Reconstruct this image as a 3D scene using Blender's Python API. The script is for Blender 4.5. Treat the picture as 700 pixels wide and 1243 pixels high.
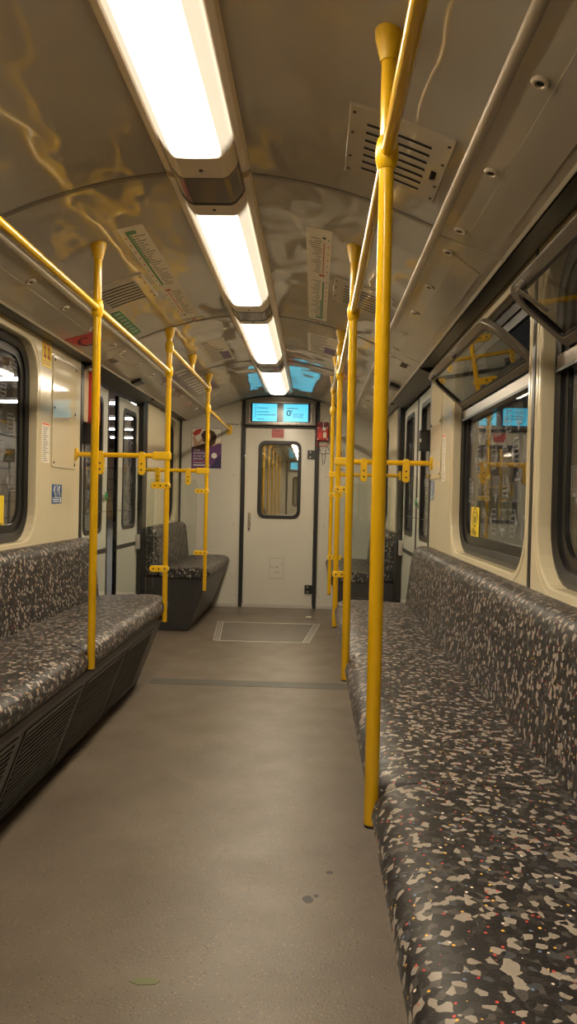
import bpy, math, random
from mathutils import Vector, Matrix
random.seed(7)
PI = math.pi
for o in list(bpy.data.objects): bpy.data.objects.remove(o)
scene = bpy.context.scene
COL = scene.collection

# ---------------------------------------------------------------- camera, world, exposure
cam_d = bpy.data.cameras.new('camera'); cam = bpy.data.objects.new('camera', cam_d); COL.objects.link(cam)
cam_d.sensor_fit = 'VERTICAL'; cam_d.sensor_height = 36.0; cam_d.lens = 930 / 1243 * 36.0
cam_d.clip_start = 0.02; cam_d.clip_end = 200
R_, U_, F_ = Vector((.9992, .03331, .022111)), Vector((-.022675, .016655, .999604)), Vector((-.032929, .999306, -.017397))
m = Matrix.Identity(4)
for i in range(3):
    m[i][0], m[i][1], m[i][2] = R_[i], U_[i], -F_[i]
m.translation = (.364, 0, 1.14)
cam.matrix_world = m
scene.camera = cam
world = bpy.data.worlds.new('world'); scene.world = world; world.use_nodes = True
world.node_tree.nodes['Background'].inputs[0].default_value = (.02, .018, .016, 1)
world.node_tree.nodes['Background'].inputs[1].default_value = 1.0
scene.view_settings.view_transform = 'Standard'; scene.view_settings.look = 'None'
scene.view_settings.gamma = 1.0; scene.view_settings.use_curve_mapping = False
scene.view_settings.exposure = 1.25
LAMP = 19.0            # strength of the ceiling light diffusers

# ---------------------------------------------------------------- car dimensions (metres)
YF, YR = 7.98, -4.72            # far and rear end walls
YM = (YF + YR) / 2              # middle of the car, where the layout mirrors
WX = 1.05                       # inner face of the side walls
DX = 1.09                       # plane of the sliding doors
PX = .5                         # line of the grab poles
DY0, DY1 = 4.58, 6.36           # door portal of the far half
def mir(y): return 2 * YM - y
def zc(x):                      # ceiling height
    x = abs(x)
    return 2.2 - .32 * x * x if x < .743 else 2.023 - .376 * (x - .743)

# ---------------------------------------------------------------- materials
MATS = {}
def nodes_of(name):
    mt = bpy.data.materials.new(name); mt.use_nodes = True
    return mt, mt.node_tree, mt.node_tree.nodes['Principled BSDF']
def N(nt, t, **kw):
    n = nt.nodes.new(t)
    for k, v in kw.items():
        if k in n.inputs.keys() if hasattr(n.inputs, 'keys') else False: n.inputs[k].default_value = v
        else: setattr(n, k, v)
    return n
def c4(c): return (c[0], c[1], c[2], 1)
def ramp(nt, stops, interp='LINEAR'):
    r = nt.nodes.new('ShaderNodeValToRGB'); r.color_ramp.interpolation = interp
    e = r.color_ramp.elements
    while len(e) < len(stops): e.new(.5)
    for el, (p, c) in zip(e, stops): el.position = p; el.color = c4(c)
    return r
def coord(nt, scale=(1, 1, 1)):
    tc = nt.nodes.new('ShaderNodeTexCoord'); mp = nt.nodes.new('ShaderNodeMapping')
    mp.inputs['Scale'].default_value = scale
    nt.links.new(tc.outputs['Object'], mp.inputs[0]); return mp
def mat(name, col, rough=.5, metal=0, var=.0, vscale=6, bump=0, bscale=60, emit=0, spec=.5, coat=0):
    """plain surface with a little colour mottling and fine relief"""
    if name in MATS: return MATS[name]
    mt, nt, b = nodes_of(name)
    b.inputs['Base Color'].default_value = c4(col); b.inputs['Roughness'].default_value = rough
    b.inputs['Metallic'].default_value = metal; b.inputs['Specular IOR Level'].default_value = spec
    b.inputs['Coat Weight'].default_value = coat; b.inputs['Coat Roughness'].default_value = .08
    if emit:
        b.inputs['Emission Color'].default_value = c4(col); b.inputs['Emission Strength'].default_value = emit
    if var or bump:
        mp = coord(nt)
        if var:
            n = N(nt, 'ShaderNodeTexNoise'); n.inputs['Scale'].default_value = vscale; n.inputs['Detail'].default_value = 5
            nt.links.new(mp.outputs[0], n.inputs[0])
            r = ramp(nt, [(.3, [c * (1 - var) for c in col]), (.7, [min(1, c * (1 + var)) for c in col])])
            nt.links.new(n.outputs[0], r.inputs[0]); nt.links.new(r.outputs[0], b.inputs['Base Color'])
        if bump:
            n = N(nt, 'ShaderNodeTexNoise'); n.inputs['Scale'].default_value = bscale; n.inputs['Detail'].default_value = 2
            nt.links.new(mp.outputs[0], n.inputs[0])
            bp = nt.nodes.new('ShaderNodeBump'); bp.inputs['Strength'].default_value = 1; bp.inputs['Distance'].default_value = bump
            nt.links.new(n.outputs[0], bp.inputs['Height']); nt.links.new(bp.outputs[0], b.inputs['Normal'])
    MATS[name] = mt; return mt

def glass_mat(name, tint, refl=.04, dirt=0.0):
    mt = bpy.data.materials.new(name); mt.use_nodes = True; nt = mt.node_tree; nt.nodes.clear()
    out = nt.nodes.new('ShaderNodeOutputMaterial'); mix = nt.nodes.new('ShaderNodeMixShader')
    tr = nt.nodes.new('ShaderNodeBsdfTransparent'); gl = nt.nodes.new('ShaderNodeBsdfGlossy')
    tr.inputs[0].default_value = c4(tint); gl.inputs['Roughness'].default_value = .012; gl.inputs[0].default_value = (1, 1, 1, 1)
    g = nt.nodes.new('ShaderNodeNewGeometry'); dot = N(nt, 'ShaderNodeVectorMath', operation='DOT_PRODUCT')
    nt.links.new(g.outputs['Incoming'], dot.inputs[0]); nt.links.new(g.outputs['Normal'], dot.inputs[1])
    def M2(op, a=None, b=None):
        n = nt.nodes.new('ShaderNodeMath'); n.operation = op
        for i, v in enumerate((a, b)):
            if v is None: continue
            if isinstance(v, (int, float)): n.inputs[i].default_value = v
            else: nt.links.new(v, n.inputs[i])
        return n.outputs[0]
    a = M2('ABSOLUTE', dot.outputs['Value']); p = M2('POWER', M2('SUBTRACT', 1.0, a), 5.0)
    f = M2('ADD', M2('MULTIPLY', p, 1 - refl), refl)
    nt.links.new(f, mix.inputs[0]); nt.links.new(tr.outputs[0], mix.inputs[1]); nt.links.new(gl.outputs[0], mix.inputs[2])
    nt.links.new(mix.outputs[0], out.inputs[0]); MATS[name] = mt; return mt

def moquette():
    mt, nt, b = nodes_of('camouflage_moquette'); L = nt.links.new
    mp = coord(nt)
    nz = N(nt, 'ShaderNodeTexNoise'); nz.inputs['Scale'].default_value = 60; nz.inputs['Detail'].default_value = 1
    L(mp.outputs[0], nz.inputs[0])
    sub = N(nt, 'ShaderNodeVectorMath', operation='SUBTRACT'); sub.inputs[1].default_value = (.5, .5, .5); L(nz.outputs['Color'], sub.inputs[0])
    sc = N(nt, 'ShaderNodeVectorMath', operation='SCALE'); sc.inputs['Scale'].default_value = .007; L(sub.outputs[0], sc.inputs[0])
    ad = N(nt, 'ShaderNodeVectorMath', operation='ADD'); L(mp.outputs[0], ad.inputs[0]); L(sc.outputs[0], ad.inputs[1])
    vo = N(nt, 'ShaderNodeTexVoronoi'); vo.inputs['Scale'].default_value = 80; L(ad.outputs[0], vo.inputs['Vector'])
    se = nt.nodes.new('ShaderNodeSeparateColor'); L(vo.outputs['Color'], se.inputs[0])
    r = ramp(nt, [(0, (.010, .008, .008)), (.40, (.026, .022, .021)), (.60, (.062, .055, .049)), (.72, (.014, .012, .013)), (.79, (.29, .25, .21)), (.955, (.05, .055, .065))], 'CONSTANT')
    L(se.outputs[0], r.inputs[0])
    v2 = N(nt, 'ShaderNodeTexVoronoi'); v2.inputs['Scale'].default_value = 60; L(mp.outputs[0], v2.inputs['Vector'])
    s2 = nt.nodes.new('ShaderNodeSeparateColor'); L(v2.outputs['Color'], s2.inputs[0])
    dots = ramp(nt, [(0, (.55, .05, .035)), (.34, (.75, .42, .05)), (.62, (.75, .66, .55)), (.80, (.10, .17, .30))], 'CONSTANT'); L(s2.outputs[1], dots.inputs[0])
    lt = N(nt, 'ShaderNodeMath', operation='LESS_THAN'); lt.inputs[1].default_value = .15; L(v2.outputs['Distance'], lt.inputs[0])
    mx = nt.nodes.new('ShaderNodeMix'); mx.data_type = 'RGBA'
    L(lt.outputs[0], mx.inputs[0]); L(r.outputs[0], mx.inputs[6]); L(dots.outputs[0], mx.inputs[7]); L(mx.outputs[2], b.inputs['Base Color'])
    b.inputs['Roughness'].default_value = .48; b.inputs['Specular IOR Level'].default_value = .4
    b.inputs['Sheen Weight'].default_value = .03
    fn = N(nt, 'ShaderNodeTexNoise'); fn.inputs['Scale'].default_value = 420; L(mp.outputs[0], fn.inputs[0])
    bp = nt.nodes.new('ShaderNodeBump'); bp.inputs['Distance'].default_value = .0012; bp.inputs['Strength'].default_value = .5
    L(fn.outputs[0], bp.inputs['Height']); L(bp.outputs[0], b.inputs['Normal'])
    MATS['moquette'] = mt; return mt

def floor_mat():
    mt, nt, b = nodes_of('speckled_linoleum'); L = nt.links.new; mp = coord(nt)
    n1 = N(nt, 'ShaderNodeTexNoise'); n1.inputs['Scale'].default_value = 2.6; n1.inputs['Detail'].default_value = 7; n1.inputs['Roughness'].default_value = .65; L(mp.outputs[0], n1.inputs[0])
    r1 = ramp(nt, [(.3, (.108, .085, .063)), (.7, (.160, .129, .098))]); L(n1.outputs[0], r1.inputs[0])
    v = N(nt, 'ShaderNodeTexVoronoi'); v.inputs['Scale'].default_value = 105; L(mp.outputs[0], v.inputs['Vector'])
    s = nt.nodes.new('ShaderNodeSeparateColor'); L(v.outputs['Color'], s.inputs[0])
    lt = N(nt, 'ShaderNodeMath', operation='LESS_THAN'); lt.inputs[1].default_value = .21; L(v.outputs['Distance'], lt.inputs[0])
    g = N(nt, 'ShaderNodeMath', operation='GREATER_THAN'); g.inputs[1].default_value = .45; L(s.outputs[0], g.inputs[0])
    ml = N(nt, 'ShaderNodeMath', operation='MULTIPLY'); L(lt.outputs[0], ml.inputs[0]); L(g.outputs[0], ml.inputs[1])
    spk = ramp(nt, [(0, (.30, .20, .09)), (.5, (.33, .29, .22)), (.8, (.035, .03, .028))], 'CONSTANT'); L(s.outputs[2], spk.inputs[0])
    mx = nt.nodes.new('ShaderNodeMix'); mx.data_type = 'RGBA'
    L(ml.outputs[0], mx.inputs[0]); L(r1.outputs[0], mx.inputs[6]); L(spk.outputs[0], mx.inputs[7]); L(mx.outputs[2], b.inputs['Base Color'])
    n2 = N(nt, 'ShaderNodeTexNoise'); n2.inputs['Scale'].default_value = 5; n2.inputs['Detail'].default_value = 5; L(mp.outputs[0], n2.inputs[0])
    rr = ramp(nt, [(.3, (.36, .36, .36)), (.7, (.46, .46, .46))]); L(n2.outputs[0], rr.inputs[0]); L(rr.outputs[0], b.inputs['Roughness'])
    n3 = N(nt, 'ShaderNodeTexNoise'); n3.inputs['Scale'].default_value = 160; L(mp.outputs[0], n3.inputs[0])
    bp = nt.nodes.new('ShaderNodeBump'); bp.inputs['Distance'].default_value = .0015; bp.inputs['Strength'].default_value = .5
    L(n3.outputs[0], bp.inputs['Height']); L(bp.outputs[0], b.inputs['Normal'])
    MATS['floor'] = mt; return mt

def ceiling_mat():
    mt, nt, b = nodes_of('ceiling_lacquer'); L = nt.links.new; mp = coord(nt, (1, .7, 1))
    b.inputs['Base Color'].default_value = (.48, .44, .37, 1); b.inputs['Roughness'].default_value = .045; b.inputs['IOR'].default_value = 1.65
    n = N(nt, 'ShaderNodeTexNoise'); n.inputs['Scale'].default_value = 2.6; n.inputs['Detail'].default_value = 2.2; L(mp.outputs[0], n.inputs[0])
    bp = nt.nodes.new('ShaderNodeBump'); bp.inputs['Distance'].default_value = .02; bp.inputs['Strength'].default_value = 1
    L(n.outputs[0], bp.inputs['Height']); L(bp.outputs[0], b.inputs['Normal'])
    MATS['ceiling'] = mt; return mt

def diffuser_mat():
    # tubes burn brightest along the middle of the trough; the flanks glow less
    mt, nt, b = nodes_of('lit_diffuser'); L = nt.links.new
    tc = nt.nodes.new('ShaderNodeTexCoord'); sp = nt.nodes.new('ShaderNodeSeparateXYZ'); L(tc.outputs['Object'], sp.inputs[0])
    ab = N(nt, 'ShaderNodeMath', operation='ABSOLUTE'); L(sp.outputs[0], ab.inputs[0])
    mr = nt.nodes.new('ShaderNodeMapRange'); mr.inputs[1].default_value = .05; mr.inputs[2].default_value = .075; mr.inputs[3].default_value = 1.0; mr.inputs[4].default_value = .02
    L(ab.outputs[0], mr.inputs[0])
    ay = N(nt, 'ShaderNodeMath', operation='ABSOLUTE'); L(sp.outputs[1], ay.inputs[0])
    my = nt.nodes.new('ShaderNodeMapRange'); my.inputs[1].default_value = .575; my.inputs[2].default_value = .625; my.inputs[3].default_value = 1.0; my.inputs[4].default_value = .06
    L(ay.outputs[0], my.inputs[0])
    m0 = N(nt, 'ShaderNodeMath', operation='MULTIPLY'); L(mr.outputs[0], m0.inputs[0]); L(my.outputs[0], m0.inputs[1])
    ml = N(nt, 'ShaderNodeMath', operation='MULTIPLY'); ml.inputs[1].default_value = LAMP; L(m0.outputs[0], ml.inputs[0])
    b.inputs['Base Color'].default_value = (.85, .8, .7, 1); b.inputs['Roughness'].default_value = .3
    b.inputs['Emission Color'].default_value = (1, .845, .62, 1); L(ml.outputs[0], b.inputs['Emission Strength'])
    MATS['diffuser'] = mt; return mt

moquette(); floor_mat(); ceiling_mat(); diffuser_mat()
mat('covergloss', (.68, .60, .43), .05)
mat('cream', (.68, .60, .42), .13, var=.03, vscale=3)
mat('haunch', (.50, .44, .34), .1, var=.04, vscale=3, bump=.004, bscale=3)
mat('jointbrown', (.20, .175, .14), .3)
mat('trim', (.60, .52, .40), .3, metal=.2)
mat('endwall', (.60, .575, .50), .16, var=.04, vscale=2, bump=.002, bscale=2.5)
mat('doorgrey', (.60, .59, .52), .28, var=.03, vscale=4)
mat('black', (.012, .011, .011), .35)
mat('rubber', (.009, .008, .008), .42)
mat('darkgrey', (.036, .034, .034), .38, var=.15, vscale=8)
mat('slatgrey', (.03, .027, .026), .45)
mat('pit', (.006, .006, .006), .8)
mat('yellow', (.84, .49, .008), .2, coat=.3)
mat('yellowflange', (.84, .51, .010), .3)
mat('alu', (.36, .33, .30), .32, metal=.7)
mat('flapmetal', (.20, .175, .15), .34, metal=.6)
mat('lamphousing', (.80, .70, .58), .3)
mat('lampdark', (.20, .17, .165), .12)
mat('paper', (.78, .73, .62), .45)
mat('white', (.8, .78, .74), .4)
mat('ink', (.03, .03, .035), .5)
mat('inkgrey', (.30, .28, .26), .5)
mat('red', (.50, .02, .018), .28)
mat('redprint', (.50, .05, .04), .4)
mat('brightred', (.75, .04, .025), .3)
mat('darkred', (.16, .012, .012), .25)
mat('green', (.03, .22, .08), .4)
mat('palegreen', (.35, .50, .36), .4)
mat('signyellow', (.85, .62, .02), .4)
mat('blue', (.02, .10, .30), .4)
mat('purple', (.13, .05, .18), .35)
mat('indigo', (.03, .025, .09), .35)
mat('skin', (.55, .33, .22), .4)
mat('brownprint', (.07, .03, .02), .4)
mat('orange', (.8, .15, .06), .4)
mat('graffiti', (.03, .035, .03), .5)
mat('steel', (.52, .49, .45), .4, metal=.35)
mat('chrome', (.75, .73, .7), .15, metal=.9)
mat('hatchfloor', (.125, .108, .09), .45, var=.12, vscale=5)
mat('jointstrip', (.075, .066, .058), .5, var=.15, vscale=9)
mat('leaf', (.13, .14, .06), .6)
mat('tunnel', (.012, .011, .010), .8, var=.4, vscale=2)
mat('platform', (.10, .09, .08), .7, var=.2)
mat('stationbrown', (.22, .13, .08), .6, var=.3, vscale=1.5)
mat('stationbeam', (.05, .03, .02), .6)
mat('stationtile', (.26, .18, .12), .4, var=.2, vscale=2)
mat('tube', (1, .93, .84), .4, emit=16)
mat('screen', (.09, .58, .82), .3, emit=.46)
mat('screenink', (.02, .16, .24), .4)
mat('screenframe', (.004, .010, .05), .2)
mat('bezel', (.34, .30, .27), .25, metal=.7)
mat('displaybox', (.16, .145, .13), .3, metal=.4)
def etch_mat():
    mt, nt, b = nodes_of('etched_print'); b.inputs['Base Color'].default_value = (.42, .42, .43, 1); b.inputs['Roughness'].default_value = .6; b.inputs['Alpha'].default_value = .28
    MATS['etch'] = mt
etch_mat()
glass_mat('glass', (.86, .87, .86), .035)
glass_mat('screenglass', (.93, .95, .94), .035)
glass_mat('doorglass', (.8, .78, .7), .38)
glass_mat('hopperglass', (.62, .60, .56), .05)

# ---------------------------------------------------------------- mesh helpers
class MB:
    """collects faces (world coordinates); build() links them as one mesh object"""
    def __init__(s): s.v, s.f, s.mi = [], [], []
    def add(s, vs, fs, mi=0):
        o = len(s.v); s.v += [tuple(p) for p in vs]
        for f in fs: s.f.append([o + i for i in f]); s.mi.append(mi)
        return s
    def box(s, x0, x1, y0, y1, z0, z1, mi=0):
        x0, x1 = sorted((x0, x1)); y0, y1 = sorted((y0, y1)); z0, z1 = sorted((z0, z1))
        v = [(x, y, z) for x in (x0, x1) for y in (y0, y1) for z in (z0, z1)]
        return s.add(v, [(0, 1, 3, 2), (4, 6, 7, 5), (0, 4, 5, 1), (2, 3, 7, 6), (0, 2, 6, 4), (1, 5, 7, 3)], mi)
    def obox(s, c, u, v, w, mi=0):
        """box about c with half vectors u, v, w"""
        c, u, v, w = map(Vector, (c, u, v, w))
        p = [c + a * u + b * v + d * w for a in (-1, 1) for b in (-1, 1) for d in (-1, 1)]
        return s.add(p, [(0, 1, 3, 2), (4, 6, 7, 5), (0, 4, 5, 1), (2, 3, 7, 6), (0, 2, 6, 4), (1, 5, 7, 3)], mi)
    def loft(s, rings, caps=True, mi=0, closed=True):
        n = len(rings[0]); o = len(s.v)
        for r in rings: s.v += [tuple(p) for p in r]
        for i in range(len(rings) - 1):
            for j in range(n if closed else n - 1):
                k = (j + 1) % n
                s.f.append([o + i * n + j, o + i * n + k, o + (i + 1) * n + k, o + (i + 1) * n + j]); s.mi.append(mi)
        if caps:
            s.f.append([o + j for j in range(n)][::-1]); s.mi.append(mi)
            s.f.append([o + (len(rings) - 1) * n + j for j in range(n)]); s.mi.append(mi)
        return s
    def tube(s, pts, r, n=12, mi=0, caps=True):
        """round tube along pts; r a number or one radius for each point"""
        pts = [Vector(p) for p in pts]; rs = r if isinstance(r, (list, tuple)) else [r] * len(pts)
        rings = []; prev = None
        for i, p in enumerate(pts):
            d = (pts[min(i + 1, len(pts) - 1)] - pts[max(i - 1, 0)]).normalized()
            if prev is None:
                a = Vector((0, 0, 1)) if abs(d.z) < .9 else Vector((1, 0, 0)); u = d.cross(a).normalized()
            else: u = (prev - d * prev.dot(d)).normalized()
            w = d.cross(u); prev = u
            rings.append([p + rs[i] * (math.cos(2 * PI * k / n) * u + math.sin(2 * PI * k / n) * w) for k in range(n)])
        return s.loft(rings, caps, mi)
    def prism(s, poly, axis, a0, a1, mi=0):
        """polygon in the two other axes, extruded along axis"""
        def P(p, a): return {'x': (a, p[0], p[1]), 'y': (p[0], a, p[1]), 'z': (p[0], p[1], a)}[axis]
        return s.loft([[P(p, a0) for p in poly], [P(p, a1) for p in poly]], True, mi)
    def sphere(s, c, r, mi=0, n=10, sz=1):
        c = Vector(c); rings = []
        for i in range(1, n // 2):
            t = PI * i / (n // 2); rings.append([c + Vector((r * math.sin(t) * math.cos(2 * PI * k / n), r * math.sin(t) * math.sin(2 * PI * k / n), sz * r * math.cos(t))) for k in range(n)])
        return s.loft(rings, True, mi)
    def build(s, name, mats, parent=None, origin=None, smooth=False, bevel=0, fix=True):
        org = Vector(origin) if origin is not None else (Vector(parent['_o']) if parent is not None else Vector((0, 0, 0)))
        me = bpy.data.meshes.new(name); me.from_pydata([Vector(v) - org for v in s.v], [], s.f)
        mats = mats if isinstance(mats, (list, tuple)) else [mats]
        for k in mats: me.materials.append(MATS[k])
        me.polygons.foreach_set('material_index', s.mi)
        if fix:
            import bmesh
            bm = bmesh.new(); bm.from_mesh(me); bmesh.ops.recalc_face_normals(bm, faces=bm.faces); bm.to_mesh(me); bm.free()
        if smooth:
            me.polygons.foreach_set('use_smooth', [True] * len(me.polygons))
            me.set_sharp_from_angle(angle=math.radians(40 if smooth is True else smooth))
        o = bpy.data.objects.new(name, me); COL.objects.link(o)
        if parent is not None: o.parent = parent
        else: o.location = org
        o['_o'] = tuple(org)
        if bevel:
            b = o.modifiers.new('bevel', 'BEVEL'); b.width = bevel; b.segments = 2; b.limit_method = 'ANGLE'; b.angle_limit = math.radians(40)
        return o
def tag(o, label=None, cat=None, group=None, kind=None):
    for k, v in (('label', label), ('category', cat), ('group', group), ('kind', kind)):
        if v: o[k] = v
    return o
def thing(name, loc, label, cat, group=None):
    o = bpy.data.objects.new(name, None); COL.objects.link(o); o.location = loc; o['_o'] = tuple(loc); o.empty_display_size = .1
    return tag(o, label, cat, group)
def struct(name, mb, mats, **k): return tag(mb.build(name, mats, **k), kind='structure')
def copy_tree(o, delta, parent=None, **props):
    c = o.copy(); COL.objects.link(c)
    if parent is None: c.location = Vector(o.location) + Vector(delta)
    else: c.parent = parent
    for k, v in props.items(): c[k] = v
    for ch in list(o.children): copy_tree(ch, delta, c)
    return c
class Plane:
    """a flat sheet: p(u, v, off) gives the world point"""
    def __init__(s, o, u, v, n): s.o, s.u, s.v, s.n = map(Vector, (o, u, v, n))
    def p(s, u, v, off=0): return s.o + s.u * u + s.v * v + s.n * off
def sheet(mb, pl, u0, u1, v0, v1, o0=0, o1=.001, mi=0):
    c = [(u0, v0), (u1, v0), (u1, v1), (u0, v1)]
    return mb.loft([[pl.p(u, v, o0) for u, v in c], [pl.p(u, v, o1) for u, v in c]], True, mi)
def poly_sheet(mb, pl, pts, o0, o1, mi=0):
    return mb.loft([[pl.p(u, v, o0) for u, v in pts], [pl.p(u, v, o1) for u, v in pts]], True, mi)
def stroke(mb, pl, pts, w, o0, o1, mi=0):
    for a, b in zip(pts[:-1], pts[1:]):
        d = Vector((b[0] - a[0], b[1] - a[1])); l = d.length or 1; n = Vector((-d.y, d.x)) / l * w / 2; e = d / l * w * .3
        q = [(a[0] - n.x - e.x, a[1] - n.y - e.y), (b[0] - n.x + e.x, b[1] - n.y + e.y), (b[0] + n.x + e.x, b[1] + n.y + e.y), (a[0] + n.x - e.x, a[1] + n.y - e.y)]
        poly_sheet(mb, pl, q, o0, o1, mi)
def lettering(name, text, pl, u, v, size, matname, parent, off=.0012, align='LEFT', squeeze=1.0):
    cu = bpy.data.curves.new(name, 'FONT'); cu.body = text; cu.size = size; cu.extrude = .0004; cu.align_x = align; cu.resolution_u = 2
    t = bpy.data.objects.new(name, cu); COL.objects.link(t)
    dg = bpy.context.evaluated_depsgraph_get(); dg.update()
    me = bpy.data.meshes.new_from_object(t.evaluated_get(dg)); bpy.data.objects.remove(t); bpy.data.curves.remove(cu)
    org = Vector(parent['_o'])
    for vt in me.vertices: vt.co = pl.p(u + vt.co.x * squeeze, v + vt.co.y, off + vt.co.z) - org
    me.materials.clear(); me.materials.append(MATS[matname])
    o = bpy.data.objects.new(name, me); COL.objects.link(o); o.parent = parent; o['_o'] = tuple(org); return o
def rrect(u0, u1, v0, v1, r, n=6):
    """rounded rectangle, anticlockwise; r one radius or (bl, br, tr, tl)"""
    rs = r if isinstance(r, (list, tuple)) else (r,) * 4
    out = []
    for (cx, cy, a0), rr in zip(((u0, v0, PI), (u1, v0, 1.5 * PI), (u1, v1, 0), (u0, v1, .5 * PI)), rs):
        ox = cx + (rr if cx == u0 else -rr); oy = cy + (rr if cy == v0 else -rr)
        for k in range(n + 1):
            a = a0 + .5 * PI * k / n; out.append((ox + rr * math.cos(a), oy + rr * math.sin(a)))
    return out
def ring_wall(mb, P, outer, inner, o0, o1, mi=0):
    """plate with a hole: outer and inner are loops with the same count; P(u, v, off)"""
    n = len(outer); o = len(mb.v)
    for lp, off in ((outer, o1), (inner, o1), (inner, o0), (outer, o0)): mb.v += [tuple(P(u, v, off)) for u, v in lp]
    for a in range(4):
        b = (a + 1) % 4
        for j in range(n):
            k = (j + 1) % n; mb.f.append([o + a * n + j, o + a * n + k, o + b * n + k, o + b * n + j]); mb.mi.append(mi)
    return mb
def to_rect(loop, u0, u1, v0, v1):
    """push a loop outwards onto the rectangle, corner points landing on the corners"""
    n = len(loop) // 4; out = []
    cor = [(u0, v0), (u1, v0), (u1, v1), (u0, v1)]
    for q in range(4):
        seg = loop[q * n:(q + 1) * n]; mid = n // 2
        for k, (u, v) in enumerate(seg):
            cu, cv = cor[q]
            if k == mid: out.append((cu, cv)); continue
            first = k < mid
            if q in (0, 2): out.append((cu, v) if first else (u, cv))
            else: out.append((u, cv) if first else (cu, v))
    return out

# ================================================================ SETTING
# ---- floor
fl = struct('floor', MB().box(-1.13, 1.13, YR - .1, YF + .1, -.06, 0), 'floor')
jo = MB().box(-.62, .62, 4.60, 4.74, 0, .0012).build('floor_joint_strip', 'jointstrip', fl)
# ---- floor hatch with metal edging, narrowing towards the camera
h = struct('trim_1', MB().prism([(-.39, 6.05), (.335, 6.05), (.425, 6.95), (-.475, 6.95)], 'z', 0, .0012), 'hatchfloor')
hc = [(-.41, 6.03), (.35, 6.03), (.445, 6.97), (-.492, 6.97)]
for a, b, w in ((0, 1, .022), (1, 2, .055), (2, 3, .022), (3, 0, .055)):
    A, B = Vector(hc[a]), Vector(hc[b]); d = (B - A).normalized(); nn = Vector((-d.y, d.x)) * w
    mb = MB().prism([tuple(A), tuple(B), tuple(B + nn), tuple(A + nn)], 'z', 0, .004)
    e = mb.build('hatch_edging', 'steel', h)
    if w > .03:
        for t in (.25, .5, .75):
            q = MB().prism([tuple(A + nn * (t - .06) + d * .03), tuple(B + nn * (t - .06) - d * .03), tuple(B + nn * (t + .06) - d * .03), tuple(A + nn * (t + .06) + d * .03)], 'z', .004, .0045)
            q.build('edging_groove', 'slatgrey', e)

# ---- ceiling: arched panels with joints, side haunches, mouldings
def arch(x0, x1, n): return [x0 + (x1 - x0) * i / n for i in range(n + 1)]
outer = [(-1.13, 1.9), (-1.13, 2.26), (1.13, 2.26), (1.13, 1.9), (1.1, 1.955), (.97, 1.965)] + [(x, zc(x) + .022) for x in arch(.96, -.96, 24)] + [(-.97, 1.965), (-1.1, 1.955)]
ceil = struct('ceiling', MB().prism(outer, 'y', YR - .1, YF + .1), 'darkgrey')
JY = [YR, -2.64, -1.2, .75, 2.51, 4.46, 5.9, YF]
xs = arch(-.735, .735, 28)
for a, b in zip(JY[:-1], JY[1:]):
    g = .004
    ra = [(x, a + g, zc(x)) for x in xs] + [(x, a + g, zc(x) + .02) for x in xs[::-1]]
    rb = [(x, b - g, zc(x)) for x in xs] + [(x, b - g, zc(x) + .02) for x in xs[::-1]]
    p = MB().loft([ra, rb]).build('ceiling_panel', 'ceiling', ceil, smooth=True)
for y in JY[1:-1]:
    ra = [(x, y - .011, zc(x) - .003) for x in xs] + [(x, y - .011, zc(x) + .01) for x in xs[::-1]]
    rb = [(x, y + .011, zc(x) - .003) for x in xs] + [(x, y + .011, zc(x) + .01) for x in xs[::-1]]
    MB().loft([ra, rb]).build('joint_cover', 'jointbrown', ceil, smooth=True)
HJ = [YR, mir(4.46), .72, 2.55, 4.46, 6.3, YF]
plug_y = [.73, 1.16, 1.59, 2.02, 2.45, 2.66, 3.09, 3.52, 3.95, 4.37, 4.58, 5.0, 5.43, 5.86, 6.2, 6.6, 7.03, 7.46]
sl = Vector((1, 0, -.376)).normalized(); sn = Vector((-.376, 0, -1)).normalized()   # haunch slope and its downward normal
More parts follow.
